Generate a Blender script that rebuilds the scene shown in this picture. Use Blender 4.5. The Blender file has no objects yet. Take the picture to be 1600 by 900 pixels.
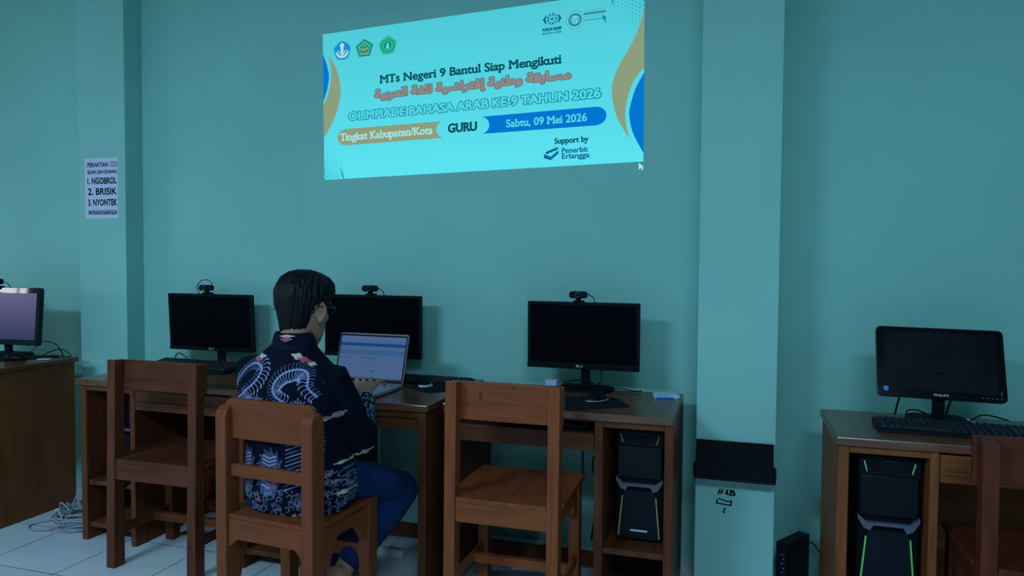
import bpy, bmesh, math, random
import numpy as np
from mathutils import Vector, Matrix

random.seed(7)
SC = bpy.context.scene
COL = SC.collection

# ------------------------------------------------------------------ camera
YAW, PITCH, ROLL = math.radians(17.06), math.radians(2.198), math.radians(0.427)
fwd = Vector((-math.sin(YAW) * math.cos(PITCH), math.cos(YAW) * math.cos(PITCH), -math.sin(PITCH)))
rgt = Vector((math.cos(YAW), math.sin(YAW), 0))
upv = rgt.cross(fwd)
r2 = rgt * math.cos(ROLL) + upv * math.sin(ROLL)
u2 = -rgt * math.sin(ROLL) + upv * math.cos(ROLL)
cd = bpy.data.cameras.new('camera')
cd.sensor_width = 36
cd.lens = 36 * 1134.85 / 1600
cd.clip_start = 0.05
cam = bpy.data.objects.new('camera', cd)
M3 = Matrix((r2, u2, -fwd)).transposed()
cam.matrix_world = Matrix.Translation((0, 0, 1.31)) @ M3.to_4x4()
COL.objects.link(cam)
SC.camera = cam

# ------------------------------------------------------------------ world, light, exposure
SC.view_settings.view_transform = 'Standard'
SC.view_settings.look = 'None'
SC.view_settings.gamma = 1.0
SC.view_settings.use_curve_mapping = False
SC.view_settings.exposure = 0.0
W = bpy.data.worlds.new('world')
SC.world = W
W.use_nodes = True
bg = W.node_tree.nodes['Background']
bg.inputs[0].default_value = (0.42, 0.72, 1.0, 1)
bg.inputs[1].default_value = 0.06


def area(name, loc, target, sx, sy, power, color):
    l = bpy.data.lights.new(name, 'AREA')
    l.shape = 'RECTANGLE'
    l.size, l.size_y, l.energy, l.color = sx, sy, power, color
    o = bpy.data.objects.new(name, l)
    COL.objects.link(o)
    o.location = loc
    d = Vector(target) - Vector(loc)
    o.rotation_euler = d.to_track_quat('-Z', 'Y').to_euler()
    return o


# daylight through the windows behind the photographer, and two dim ceiling tubes
area('rear_window_light', (-0.6, -3.6, 1.45), (-0.9, 3.25, 1.1), 4.6, 1.0, 15, (0.42, 0.72, 1.0))
area('tube_light', (-2.8, -1.1, 3.05), (-2.8, -1.1, 0), 1.3, 0.7, 148, (0.44, 0.73, 1.0))
area('tube_light', (0.5, -1.1, 3.05), (0.5, -1.1, 0), 1.3, 0.7, 88, (0.44, 0.73, 1.0))


# ------------------------------------------------------------------ materials
def lin(c):
    return tuple((x / 255 / 12.92) if x / 255 <= 0.04045 else ((x / 255 + 0.055) / 1.055) ** 2.4 for x in c)


def newmat(name):
    m = bpy.data.materials.new(name)
    m.use_nodes = True
    nt = m.node_tree
    b = nt.nodes['Principled BSDF']
    return m, nt, b


def plain(name, col, rough=0.5, spec=0.5, metal=0.0, noise=0.06, scale=40, coat=0.0):
    m, nt, b = newmat(name)
    tc = nt.nodes.new('ShaderNodeTexCoord')
    n = nt.nodes.new('ShaderNodeTexNoise')
    n.inputs['Scale'].default_value = scale
    n.inputs['Detail'].default_value = 3
    nt.links.new(tc.outputs['Object'], n.inputs['Vector'])
    r = nt.nodes.new('ShaderNodeValToRGB')
    r.color_ramp.elements[0].position = 0.3
    r.color_ramp.elements[1].position = 0.7
    r.color_ramp.elements[0].color = (*[max(0, c * (1 - noise)) for c in col], 1)
    r.color_ramp.elements[1].color = (*[min(1, c * (1 + noise)) for c in col], 1)
    nt.links.new(n.outputs['Fac'], r.inputs['Fac'])
    nt.links.new(r.outputs['Color'], b.inputs['Base Color'])
    b.inputs['Roughness'].default_value = rough
    b.inputs['Specular IOR Level'].default_value = spec
    b.inputs['Metallic'].default_value = metal
    b.inputs['Coat Weight'].default_value = coat
    return m


def emit(name, col, strength=1.0):
    m, nt, b = newmat(name)
    b.inputs['Base Color'].default_value = (0, 0, 0, 1)
    b.inputs['Specular IOR Level'].default_value = 0.0
    b.inputs['Roughness'].default_value = 1.0
    b.inputs['Emission Color'].default_value = (*col, 1)
    b.inputs['Emission Strength'].default_value = strength
    return m


def wood(name, c1, c2, axis='X', rough=0.42, scale=1.0, spec=0.14, coat=0.0):
    m, nt, b = newmat(name)
    tc = nt.nodes.new('ShaderNodeTexCoord')
    mp = nt.nodes.new('ShaderNodeMapping')
    s = {'X': (1.2, 16, 16), 'Y': (16, 1.2, 16), 'Z': (16, 16, 1.2)}[axis]
    mp.inputs['Scale'].default_value = tuple(v * scale for v in s)
    nt.links.new(tc.outputs['Object'], mp.inputs['Vector'])
    n = nt.nodes.new('ShaderNodeTexNoise')
    n.inputs['Scale'].default_value = 2.2
    n.inputs['Detail'].default_value = 6
    n.inputs['Distortion'].default_value = 1.1
    nt.links.new(mp.outputs[0], n.inputs['Vector'])
    n2 = nt.nodes.new('ShaderNodeTexNoise')
    n2.inputs['Scale'].default_value = 3.0
    n2.inputs['Detail'].default_value = 2
    nt.links.new(tc.outputs['Object'], n2.inputs['Vector'])
    add = nt.nodes.new('ShaderNodeMath')
    add.operation = 'MULTIPLY_ADD'
    add.inputs[1].default_value = 0.45
    nt.links.new(n2.outputs['Fac'], add.inputs[0])
    sub = nt.nodes.new('ShaderNodeMath')
    sub.operation = 'MULTIPLY'
    sub.inputs[1].default_value = 0.75
    nt.links.new(n.outputs['Fac'], sub.inputs[0])
    nt.links.new(sub.outputs[0], add.inputs[2])
    r = nt.nodes.new('ShaderNodeValToRGB')
    r.color_ramp.elements[0].position = 0.34
    r.color_ramp.elements[1].position = 0.82
    r.color_ramp.elements[0].color = (*c1, 1)
    r.color_ramp.elements[1].color = (*c2, 1)
    nt.links.new(add.outputs[0], r.inputs['Fac'])
    nt.links.new(r.outputs['Color'], b.inputs['Base Color'])
    bp = nt.nodes.new('ShaderNodeBump')
    bp.inputs['Strength'].default_value = 0.12
    bp.inputs['Distance'].default_value = 0.004
    nt.links.new(n.outputs['Fac'], bp.inputs['Height'])
    nt.links.new(bp.outputs[0], b.inputs['Normal'])
    b.inputs['Roughness'].default_value = rough
    b.inputs['Specular IOR Level'].default_value = spec
    b.inputs['Coat Weight'].default_value = coat
    b.inputs['Coat Roughness'].default_value = 0.25
    return m


def paint(name, col, rough=0.55):
    m, nt, b = newmat(name)
    tc = nt.nodes.new('ShaderNodeTexCoord')
    n = nt.nodes.new('ShaderNodeTexNoise')
    n.inputs['Scale'].default_value = 1.3
    n.inputs['Detail'].default_value = 5
    nt.links.new(tc.outputs['Object'], n.inputs['Vector'])
    r = nt.nodes.new('ShaderNodeValToRGB')
    r.color_ramp.elements[0].position = 0.35
    r.color_ramp.elements[1].position = 0.65
    r.color_ramp.elements[0].color = (*[c * 0.955 for c in col], 1)
    r.color_ramp.elements[1].color = (*[c * 1.045 for c in col], 1)
    nt.links.new(n.outputs['Fac'], r.inputs['Fac'])
    nt.links.new(r.outputs['Color'], b.inputs['Base Color'])
    n3 = nt.nodes.new('ShaderNodeTexNoise')
    n3.inputs['Scale'].default_value = 60
    n3.inputs['Detail'].default_value = 4
    nt.links.new(tc.outputs['Object'], n3.inputs['Vector'])
    bp = nt.nodes.new('ShaderNodeBump')
    bp.inputs['Strength'].default_value = 0.08
    bp.inputs['Distance'].default_value = 0.003
    nt.links.new(n3.outputs['Fac'], bp.inputs['Height'])
    nt.links.new(bp.outputs[0], b.inputs['Normal'])
    b.inputs['Roughness'].default_value = rough
    b.inputs['Specular IOR Level'].default_value = 0.25
    return m


WALLC = (0.270, 0.600, 0.520)
m_wall = paint('wall_paint', WALLC)
m_pillar = paint('pillar_paint', (0.285, 0.600, 0.525))
m_ceil = paint('ceiling_paint', (0.42, 0.44, 0.44))


def tile_mat():
    m, nt, b = newmat('floor_tile')
    tc = nt.nodes.new('ShaderNodeTexCoord')
    mp = nt.nodes.new('ShaderNodeMapping')
    mp.inputs['Location'].default_value = (2.665, -2.267, 0)
    nt.links.new(tc.outputs['Object'], mp.inputs['Vector'])
    br = nt.nodes.new('ShaderNodeTexBrick')
    br.offset = 0.0
    br.squash = 1.0
    br.inputs['Scale'].default_value = 1.0
    br.inputs['Brick Width'].default_value = 0.395
    br.inputs['Row Height'].default_value = 0.395
    br.inputs['Mortar Size'].default_value = 0.0028
    br.inputs['Mortar Smooth'].default_value = 0.2
    br.inputs['Color1'].default_value = (0.70, 0.76, 0.79, 1)
    br.inputs['Color2'].default_value = (0.66, 0.73, 0.77, 1)
    br.inputs['Mortar'].default_value = (0.16, 0.17, 0.18, 1)
    nt.links.new(mp.outputs[0], br.inputs['Vector'])
    n = nt.nodes.new('ShaderNodeTexNoise')
    n.inputs['Scale'].default_value = 5
    n.inputs['Detail'].default_value = 6
    nt.links.new(tc.outputs['Object'], n.inputs['Vector'])
    mx = nt.nodes.new('ShaderNodeMix')
    mx.data_type = 'RGBA'
    mx.blend_type = 'MULTIPLY'
    mx.inputs[0].default_value = 0.25
    nt.links.new(br.outputs['Color'], mx.inputs[6])
    nt.links.new(n.outputs['Color'], mx.inputs[7])
    nt.links.new(mx.outputs[2], b.inputs['Base Color'])
    b.inputs['Roughness'].default_value = 0.3
    return m


m_floor = tile_mat()
DK1, DK2 = (0.06, 0.018, 0.007), (0.19, 0.055, 0.022)
m_desk_x = wood('desk_wood_x', DK1, DK2, 'X')
m_desk_y = wood('desk_wood_y', DK1, DK2, 'Y')
m_desk_z = wood('desk_wood_z', DK1, DK2, 'Z')
m_dtop = wood('desktop_wood', (0.08, 0.026, 0.011), (0.19, 0.066, 0.030), 'X', rough=0.22, spec=0.5)
PK1, PK2 = (0.12, 0.036, 0.010), (0.30, 0.090, 0.026)
m_pdesk_x = wood('amber_desk_wood_x', PK1, PK2, 'X')
m_pdesk_y = wood('amber_desk_wood_y', PK1, PK2, 'Y')
m_pdesk_z = wood('amber_desk_wood_z', PK1, PK2, 'Z')
m_ldesk = wood('veneer_wood_z', (0.12, 0.038, 0.013), (0.21, 0.070, 0.024), 'Z', scale=0.6)
CH = {
    'brown': ((0.06, 0.016, 0.007), (0.16, 0.042, 0.018)),
    'tan': ((0.140, 0.033, 0.011), (0.225, 0.056, 0.019)),
    'ginger': ((0.16, 0.038, 0.012), (0.31, 0.078, 0.026)),
    'red': ((0.07, 0.013, 0.007), (0.14, 0.030, 0.015)),
}
CM = {k: {a: wood('chair_%s_%s' % (k, a.lower()), c[0], c[1], a, rough=0.36) for a in 'XYZ'} for k, c in CH.items()}
m_black = plain('black_plastic', (0.003, 0.005, 0.009), 0.45, 0.12)
m_black2 = plain('matte_black', (0.003, 0.004, 0.007), 0.62, 0.12)
m_gloss = plain('glossy_black', (0.002, 0.003, 0.005), 0.14, 0.16)
m_screen = plain('dark_screen', (0.0006, 0.0012, 0.003), 0.35, 0.05, noise=0.02)
m_key = plain('keycap', (0.012, 0.018, 0.028), 0.5, 0.2)
m_pad = plain('mouse_mat_fabric', (0.008, 0.011, 0.017), 0.9, 0.1, noise=0.2, scale=300)
m_silver = plain('silver_plastic', (0.42, 0.44, 0.52), 0.35, 0.5, metal=0.4)
m_alu = plain('aluminium', (0.42, 0.46, 0.50), 0.33, 0.5, metal=0.7)
m_white = plain('white_plastic', (0.75, 0.77, 0.85), 0.4)
m_paper = plain('paper', (0.66, 0.70, 0.86), 0.8, 0.2, noise=0.02)
m_ink = plain('ink', (0.012, 0.014, 0.03), 0.8, 0.1)
m_marker = plain('marker_ink', (0.004, 0.006, 0.008), 0.6, 0.2)
m_cable = plain('black_cable', (0.006, 0.007, 0.009), 0.5, 0.3)
m_gcable = plain('grey_cable', (0.30, 0.32, 0.36), 0.5, 0.4)
m_wcable = plain('pale_cable', (0.42, 0.44, 0.48), 0.5, 0.4)
m_green = plain('green_strip', (0.14, 0.62, 0.13), 0.35)
m_yellow = plain('yellow_green_strip', (0.30, 0.31, 0.10), 0.35, 0.2)
m_blue = plain('blue_print', (0.04, 0.22, 0.62), 0.5)
m_orange = plain('orange_paper', (0.75, 0.28, 0.10), 0.7)
m_trim = plain('dim_trim', (0.10, 0.105, 0.145), 0.4, 0.3)
m_lgrey = plain('pale_print', (0.55, 0.6, 0.68), 0.5)

# ------------------------------------------------------------------ mesh builder


class MB:
    def __init__(s):
        s.v = []
        s.f = []

    def add(s, vs, fs):
        b = len(s.v)
        s.v += [tuple(v) for v in vs]
        s.f += [tuple(i + b for i in f) for f in fs]
        return s

    def box(s, x0, x1, y0, y1, z0, z1):
        vs = [(x, y, z) for z in (z0, z1) for y in (y0, y1) for x in (x0, x1)]
        return s.add(vs, [(0, 2, 3, 1), (4, 5, 7, 6), (0, 1, 5, 4), (2, 6, 7, 3), (0, 4, 6, 2), (1, 3, 7, 5)])

    def obox(s, c, a, b, d):
        c, a, b, d = Vector(c), Vector(a), Vector(b), Vector(d)
        vs = [c + a * i + b * j + d * k for k in (-1, 1) for j in (-1, 1) for i in (-1, 1)]
        return s.add(vs, [(0, 2, 3, 1), (4, 5, 7, 6), (0, 1, 5, 4), (2, 6, 7, 3), (0, 4, 6, 2), (1, 3, 7, 5)])

    def prism(s, pts, vec):
        n = len(pts)
        vec = Vector(vec)
        vs = [Vector(p) for p in pts] + [Vector(p) + vec for p in pts]
        fs = [tuple(range(n - 1, -1, -1)), tuple(range(n, 2 * n))]
        fs += [(i, (i + 1) % n, n + (i + 1) % n, n + i) for i in range(n)]
        return s.add(vs, fs)

    def rings(s, rings, cap=True, closed=False):
        n = len(rings[0])
        vs = [p for r in rings for p in r]
        fs = []
        m = len(rings)
        for j in range(m if closed else m - 1):
            for i in range(n):
                a, b = j * n, ((j + 1) % m) * n
                fs.append((a + i, a + (i + 1) % n, b + (i + 1) % n, b + i))
        if cap and not closed:
            fs.append(tuple(range(n - 1, -1, -1)))
            fs.append(tuple((m - 1) * n + i for i in range(n)))
        return s.add(vs, fs)

    def tube(s, path, r, n=8, r2=None, ref=None, cap=True, closed=False):
        P = [Vector(p) for p in path]
        R = r if isinstance(r, (list, tuple)) else [r] * len(P)
        R2 = R if r2 is None else r2
        rings = []
        up = Vector(ref) if ref else None
        m = len(P)
        for i, p in enumerate(P):
            if closed:
                t = P[(i + 1) % m] - P[i - 1]
            else:
                t = P[min(i + 1, m - 1)] - P[max(i - 1, 0)]
            if t.length < 1e-9:
                t = Vector((0, 0, 1))
            t.normalize()
            if up is None:
                up = Vector((0, 0, 1)) if abs(t.z) < 0.9 else Vector((1, 0, 0))
            a = up - t * up.dot(t)
            if a.length < 1e-6:
                a = t.orthogonal()
            a.normalize()
            b = t.cross(a)
            if ref is None:
                up = a
            rings.append([p + a * (R[i] * math.cos(2 * math.pi * k / n)) + b * (R2[i] * math.sin(2 * math.pi * k / n)) for k in range(n)])
        return s.rings(rings, cap, closed)

    def cyl(s, p0, p1, r0, r1=None, n=20):
        return s.tube([p0, p1], [r0, r0 if r1 is None else r1], n)

    def ell(s, c, r, M=None, nu=20, nv=12):
        c = Vector(c)
        rings = []
        for j in range(nv + 1):
            th = math.pi * (0.02 + 0.96 * j / nv)
            ring = []
            for i in range(nu):
                ph = 2 * math.pi * i / nu
                q = Vector((r[0] * math.sin(th) * math.cos(ph), r[1] * math.sin(th) * math.sin(ph), -r[2] * math.cos(th)))
                if M is not None:
                    q = M @ q
                ring.append(c + q)
            rings.append(ring)
        return s.rings(rings)

    def build(s, name, mat, parent=None, bevel=0.0, smooth=False, seg=2):
        me = bpy.data.meshes.new(name)
        me.from_pydata(s.v, [], s.f)
        bm = bmesh.new()
        bm.from_mesh(me)
        bmesh.ops.recalc_face_normals(bm, faces=bm.faces)
        bm.to_mesh(me)
        bm.free()
        me.materials.append(mat)
        o = bpy.data.objects.new(name, me)
        COL.objects.link(o)
        if smooth:
            me.polygons.foreach_set('use_smooth', [True] * len(me.polygons))
        if bevel:
            b = o.modifiers.new('bevel', 'BEVEL')
            b.width = bevel
            b.segments = seg
            b.limit_method = 'ANGLE'
            b.angle_limit = math.radians(50)
        if parent:
            o.parent = parent
        return o


def box(name, mat, parent, x0, x1, y0, y1, z0, z1, bevel=0.003):
    return MB().box(x0, x1, y0, y1, z0, z1).build(name, mat, parent, bevel)


def empty(name, label, cat, loc=(0, 0, 0), rz=0.0, group=None):
    o = bpy.data.objects.new(name, None)
    COL.objects.link(o)
    o.location = loc
    o.rotation_euler = (0, 0, rz)
    o.empty_display_size = 0.1
    return tag(o, label, cat, group)


def tag(o, label, cat, group=None):
    o['label'] = label
    o['category'] = cat
    if group:
        o['group'] = group
    return o


def struct(o):
    o['kind'] = 'structure'
    return o


def smooth_path(pts, n=6, closed=False):
    P = [Vector(p) for p in pts]
    out = []
    m = len(P)
    for i in range(m if closed else m - 1):
        if closed:
            p0, p1, p2, p3 = P[i - 1], P[i], P[(i + 1) % m], P[(i + 2) % m]
        else:
            p0, p1, p2, p3 = P[max(i - 1, 0)], P[i], P[i + 1], P[min(i + 2, m - 1)]
        for k in range(n):
            t = k / n
            out.append(0.5 * (2 * p1 + (p2 - p0) * t + (2 * p0 - 5 * p1 + 4 * p2 - p3) * t * t + (3 * p1 - p0 - 3 * p2 + p3) * t ** 3))
    if not closed:
        out.append(P[-1])
    return out


# ------------------------------------------------------------------ lettering
_tcache = {}


def text2d(body, weight=0.0, spacing=1.0):
    k = (body, weight, spacing)
    if k in _tcache:
        return _tcache[k]
    cu = bpy.data.curves.new('txt', 'FONT')
    cu.body = body
    cu.size = 1
    cu.offset = weight
    cu.space_character = spacing
    cu.resolution_u = 4
    o = bpy.data.objects.new('txt', cu)
    COL.objects.link(o)
    dg = bpy.context.evaluated_depsgraph_get()
    me = bpy.data.meshes.new_from_object(o.evaluated_get(dg))
    bm = bmesh.new()
    bm.from_mesh(me)
    bmesh.ops.remove_doubles(bm, verts=bm.verts, dist=1e-5)
    bm.verts.index_update()
    vs = [(v.co.x, v.co.y) for v in bm.verts]
    fs = [[v.index for v in f.verts] for f in bm.faces]
    es = [(e.verts[0].index, e.verts[1].index) for e in bm.edges if len(e.link_faces) == 1]
    bm.free()
    bpy.data.objects.remove(o)
    bpy.data.meshes.remove(me)
    bpy.data.curves.remove(cu)
    _tcache[k] = (vs, fs, es)
    return _tcache[k]


CAPH = 0.693


def fit(vs, u0, u1, v0, cap):
    x0 = min(v[0] for v in vs)
    x1 = max(v[0] for v in vs)
    sx = (u1 - u0) / (x1 - x0)
    sy = cap / CAPH
    return [(u0 + (x - x0) * sx, v0 + y * sy) for x, y in vs]


def text_mb(mb, P, body, u0, u1, v0, cap, weight=0.0, slab=False, spacing=1.0):
    """add fitted text to mb; P maps (u, v) to a 3D point"""
    vs, fs, es = text2d(body, 0.0, spacing)
    q = fit(vs, u0, u1, v0, cap)
    mb.add([P(*p) for p in q], fs)
    if weight:
        outline_mb(mb, P, body, u0, u1, v0, cap, 2 * weight * cap / CAPH, spacing=spacing)
    if slab:
        st = 0.12 * cap / CAPH
        par = list(range(len(q)))

        def root(i):
            while par[i] != i:
                par[i] = par[par[i]]
                i = par[i]
            return i
        for f in fs:
            for i in f[1:]:
                par[root(i)] = root(f[0])
        span = {}
        for i, (x, y) in enumerate(q):
            r = root(i)
            a = span.get(r, (x, x))
            span[r] = (min(a[0], x), max(a[1], x))
        sx = (u1 - u0) / (max(v[0] for v in vs) - min(v[0] for v in vs))
        for a, b in es:
            sp_ = span[root(a)]
            if sp_[1] - sp_[0] > 0.74 * sx:
                continue
            (xa, ya), (xb, yb) = q[a], q[b]
            L = abs(xb - xa)
            if abs(ya - yb) < 0.01 * cap and 0.09 * cap < L < 0.24 * cap:
                yr = (ya - v0) / cap
                up = None
                if abs(yr) < 0.06:
                    up = 1
                elif abs(yr - 1) < 0.08 or abs(yr - 0.69) < 0.08 or abs(yr - 1.05) < 0.06:
                    up = -1
                elif yr < -0.2:
                    up = 1
                if up:
                    xl, xr = min(xa, xb) - 0.85 * L, max(xa, xb) + (0.85 * L if up == 1 else 0.3 * L)
                    y0, y1 = sorted((ya, ya + up * st))
                    mb.add([P(xl, y0), P(xr, y0), P(xr, y1), P(xl, y1)], [(0, 1, 2, 3)])
    return mb


def outline_mb(mb, P, body, u0, u1, v0, cap, width, weight=0.0, spacing=1.0):
    vs, fs, es = text2d(body, weight, spacing)
    q = fit(vs, u0, u1, v0, cap)
    for a, b in es:
        (xa, ya), (xb, yb) = q[a], q[b]
        dx, dy = xb - xa, yb - ya
        L = math.hypot(dx, dy)
        if L < 1e-6:
            continue
        dx, dy = dx / L * width / 2, dy / L * width / 2
        xa, ya, xb, yb = xa - dx * 0.7, ya - dy * 0.7, xb + dx * 0.7, yb + dy * 0.7
        mb.add([P(xa - dy, ya + dx), P(xb - dy, yb + dx), P(xb + dy, yb - dx), P(xa + dy, ya - dx)], [(0, 1, 2, 3)])
    return mb


def strip_mb(mb, P, pts, w):
    for (xa, ya), (xb, yb) in zip(pts, pts[1:]):
        dx, dy = xb - xa, yb - ya
        L = math.hypot(dx, dy) or 1
        dx, dy = dx / L * w / 2, dy / L * w / 2
        xa, ya, xb, yb = xa - dx * .6, ya - dy * .6, xb + dx * .6, yb + dy * .6
        mb.add([P(xa - dy, ya + dx), P(xb - dy, yb + dx), P(xb + dy, yb - dx), P(xa + dy, ya - dx)], [(0, 1, 2, 3)])
    return mb


def disc_mb(mb, P, u, v, r, n=24, ry=None):
    ry = ry or r
    return mb.add([P(u + r * math.cos(2 * math.pi * k / n), v + ry * math.sin(2 * math.pi * k / n)) for k in range(n)], [tuple(range(n))])


def poly_mb(mb, P, pts):
    return mb.add([P(*p) for p in pts], [tuple(range(len(pts)))])


# ------------------------------------------------------------------ room shell
WALL_Y = 3.25
PIL_Y = 3.13
struct(box('floor', m_floor, None, -6.2, 3.6, -4.0, WALL_Y, -0.1, 0.0, 0))
struct(box('ceiling', m_ceil, None, -6.2, 3.6, -4.0, WALL_Y, 3.2, 3.3, 0))
struct(box('wall_front', m_wall, None, -6.2, 3.6, WALL_Y, WALL_Y + 0.15, 0.0, 3.2, 0))
struct(box('wall_left', m_wall, None, -6.35, -6.2, -4.0, WALL_Y + .15, 0.0, 3.2, 0))
struct(box('wall_right', m_wall, None, 3.6, 3.75, -4.0, WALL_Y + .15, 0.0, 3.2, 0))
struct(box('pillar_left', m_pillar, None, -3.454, -3.134, PIL_Y, WALL_Y, 0.0, 3.2, 0.004))
PILR_Y = 2.995
struct(box('pillar_right', m_pillar, None, -0.1385, 0.1650, PILR_Y, WALL_Y, 0.0, 3.2, 0.004))

w1 = empty('window_1', 'bright narrow daylight window high in the left wall', 'window', (-6.2, 1.20, 1.318))
struct(w1)
box('glass', emit('window_daylight', (0.80, 0.88, 1.0), 18), w1, .0, .01, -.37, .45, 0, .26, 0)
for y in (-.42, -.29, .10, .45):
    box('window_frame', m_white, w1, .0, .03, y, y + (.05 if abs(y) > .3 else .015), -.05, .31, .003)
for z in (-.05, .26):
    box('window_frame', m_white, w1, .0, .03, -.42, .50, z, z + .05, .003)

# ------------------------------------------------------------------ projected slide on the wall
HI = np.array([[0.100755, -0.000448, -1.993], [-0.001332, 0.080241, 1.708], [-0.002227, -0.000221, 1.0]])


def slide_pt(layer):
    y = WALL_Y - 0.001 - 0.0005 * layer

    def P(u, v):
        q = HI @ np.array([u, v, 1.0])
        return (q[0] / q[2], y, q[1] / q[2])
    return P


def slide_bg():
    m, nt, b = newmat('projected_cyan')
    tc = nt.nodes.new('ShaderNodeTexCoord')
    sp = nt.nodes.new('ShaderNodeSeparateXYZ')
    nt.links.new(tc.outputs['Object'], sp.inputs[0])
    mr = nt.nodes.new('ShaderNodeMapRange')
    mr.inputs['From Min'].default_value = 1.70
    mr.inputs['From Max'].default_value = 2.50
    nt.links.new(sp.outputs['Z'], mr.inputs['Value'])
    r = nt.nodes.new('ShaderNodeValToRGB')
    r.color_ramp.elements[0].color = (*lin((92, 228, 242)), 1)
    r.color_ramp.elements[1].color = (*lin((78, 200, 214)), 1)
    nt.links.new(mr.outputs[0], r.inputs['Fac'])
    b.inputs['Base Color'].default_value = (0, 0, 0, 1)
    b.inputs['Specular IOR Level'].default_value = 0
    nt.links.new(r.outputs['Color'], b.inputs['Emission Color'])
    b.inputs['Emission Strength'].default_value = 1.0
    return m


e_bg = slide_bg()
e_blue = emit('projected_blue', lin((0, 118, 208)))
e_brown = emit('projected_tan', lin((140, 158, 124)))
e_dark = emit('projected_dark_teal', lin((10, 82, 98)))
e_lite = emit('projected_pale', lin((168, 226, 222)))
e_cyan = emit('projected_light_cyan', lin((88, 214, 228)))
e_grey = emit('projected_grey_brown', lin((146, 134, 130)))
e_greyd = emit('projected_grey_edge', lin((88, 120, 132)))
e_teal = emit('projected_teal_line', lin((18, 142, 172)))
e_green = emit('projected_green', lin((24, 138, 118)))
e_lgreen = emit('projected_light_green', lin((44, 186, 150)))
e_navy = emit('projected_navy', lin((12, 92, 140)))
e_sky = emit('projected_sky_blue', lin((24, 140, 215)))
e_dot = emit('projected_dot', lin((45, 165, 185)))

slide = empty('projected_slide', 'bright cyan slide with school contest text projected on the green wall', 'projected image', (0, 0, 0))
P = slide_pt(1)
sb = MB()
N = 16
sb.add([P(16 * i / N, 9 * j / N) for j in range(N + 1) for i in range(N + 1)],
       [(j * (N + 1) + i, j * (N + 1) + i + 1, (j + 1) * (N + 1) + i + 1, (j + 1) * (N + 1) + i) for j in range(N) for i in range(N)])
sb.build('background', e_bg, slide)


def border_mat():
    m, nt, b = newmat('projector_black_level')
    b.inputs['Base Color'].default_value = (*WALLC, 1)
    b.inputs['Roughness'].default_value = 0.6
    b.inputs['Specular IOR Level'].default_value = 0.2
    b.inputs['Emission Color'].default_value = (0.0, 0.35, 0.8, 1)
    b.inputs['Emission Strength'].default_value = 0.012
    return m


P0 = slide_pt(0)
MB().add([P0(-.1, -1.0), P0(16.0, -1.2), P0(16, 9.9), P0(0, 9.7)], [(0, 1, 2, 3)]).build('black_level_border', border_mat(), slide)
P2, P3, P4, P5 = slide_pt(2), slide_pt(3), slide_pt(4), slide_pt(5)


def sp2(pts, n=6):
    return [(p.x, p.y) for p in smooth_path([(a, b, 0) for a, b in pts], n)]


def cutpoly(name, pts, mat, PP):
    pts = [(min(16, max(0, a)), min(9, max(0, b))) for a, b in pts]
    mb = MB()
    bm = bmesh.new()
    poly_mb(mb, PP, pts)
    return mb.build(name, mat, slide)


lb = sp2([(0, 7.8), (.17, 7.3), (.28, 6.85), (.34, 6.34), (.25, 5.68), (0, 4.85)])
cutpoly('blue_wave', lb, e_blue, P2)
lo = sp2([(.3, 7.7), (.62, 7.15), (.86, 6.5), (1.02, 5.4), (.80, 4.2), (.4, 3.3), (0, 2.6)])
li = sp2([(0, 4.6), (.25, 5.2), (.42, 5.9), (.47, 6.7), (.3, 7.7)])
cutpoly('tan_wave', lo + li[:-1], e_brown, P2)
ro = sp2([(16, 8.05), (15.75, 6.95), (15.35, 5.95), (14.85, 4.95), (14.62, 3.9), (14.8, 2.6), (15.1, 1.85), (15.42, 1.22)])
ri = sp2([(15.42, 1.22), (15.25, 2.0), (15.22, 2.8), (15.42, 3.85), (15.7, 4.5), (16, 4.92)])
cutpoly('tan_wave', ro + ri[1:], e_brown, P2)
rb = sp2([(16, 4.63), (15.68, 3.95), (15.47, 3.2), (15.38, 2.55), (15.5, 1.7), (15.75, 1.0), (16, .45)])
cutpoly('blue_wave', rb, e_blue, P2)


def arcpts(cx, cy, rx, ry, a0, a1, n=12):
    return [(cx + rx * math.cos(math.radians(a0 + (a1 - a0) * k / n)), cy + ry * math.sin(math.radians(a0 + (a1 - a0) * k / n))) for k in range(n + 1)]


# tan banner with rounded left end and a bite on the right, blue banner mirrored
ban = arcpts(1.32, 2.55, .52, .5, 90, 270) + [(6.55, 2.05)] + arcpts(6.72, 2.55, .45, .5, 250, 110)[0:]
cutpoly('tan_banner', ban, e_brown, P2)
ban2 = arcpts(13.93, 2.58, .47, .5, -90, 90) + [(8.62, 3.08)] + arcpts(8.5, 2.58, .46, .5, 75, -75)
cutpoly('blue_banner', ban2, e_blue, P2)


def letter(body, u0, u1, v0, cap, mat, PP=None, weight=0.0, slab=False, spacing=1.0):
    mb = MB()
    text_mb(mb, PP or P3, body, u0, u1, v0, cap, weight, slab, spacing)
    return mb.build('lettering', mat, slide)


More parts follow.
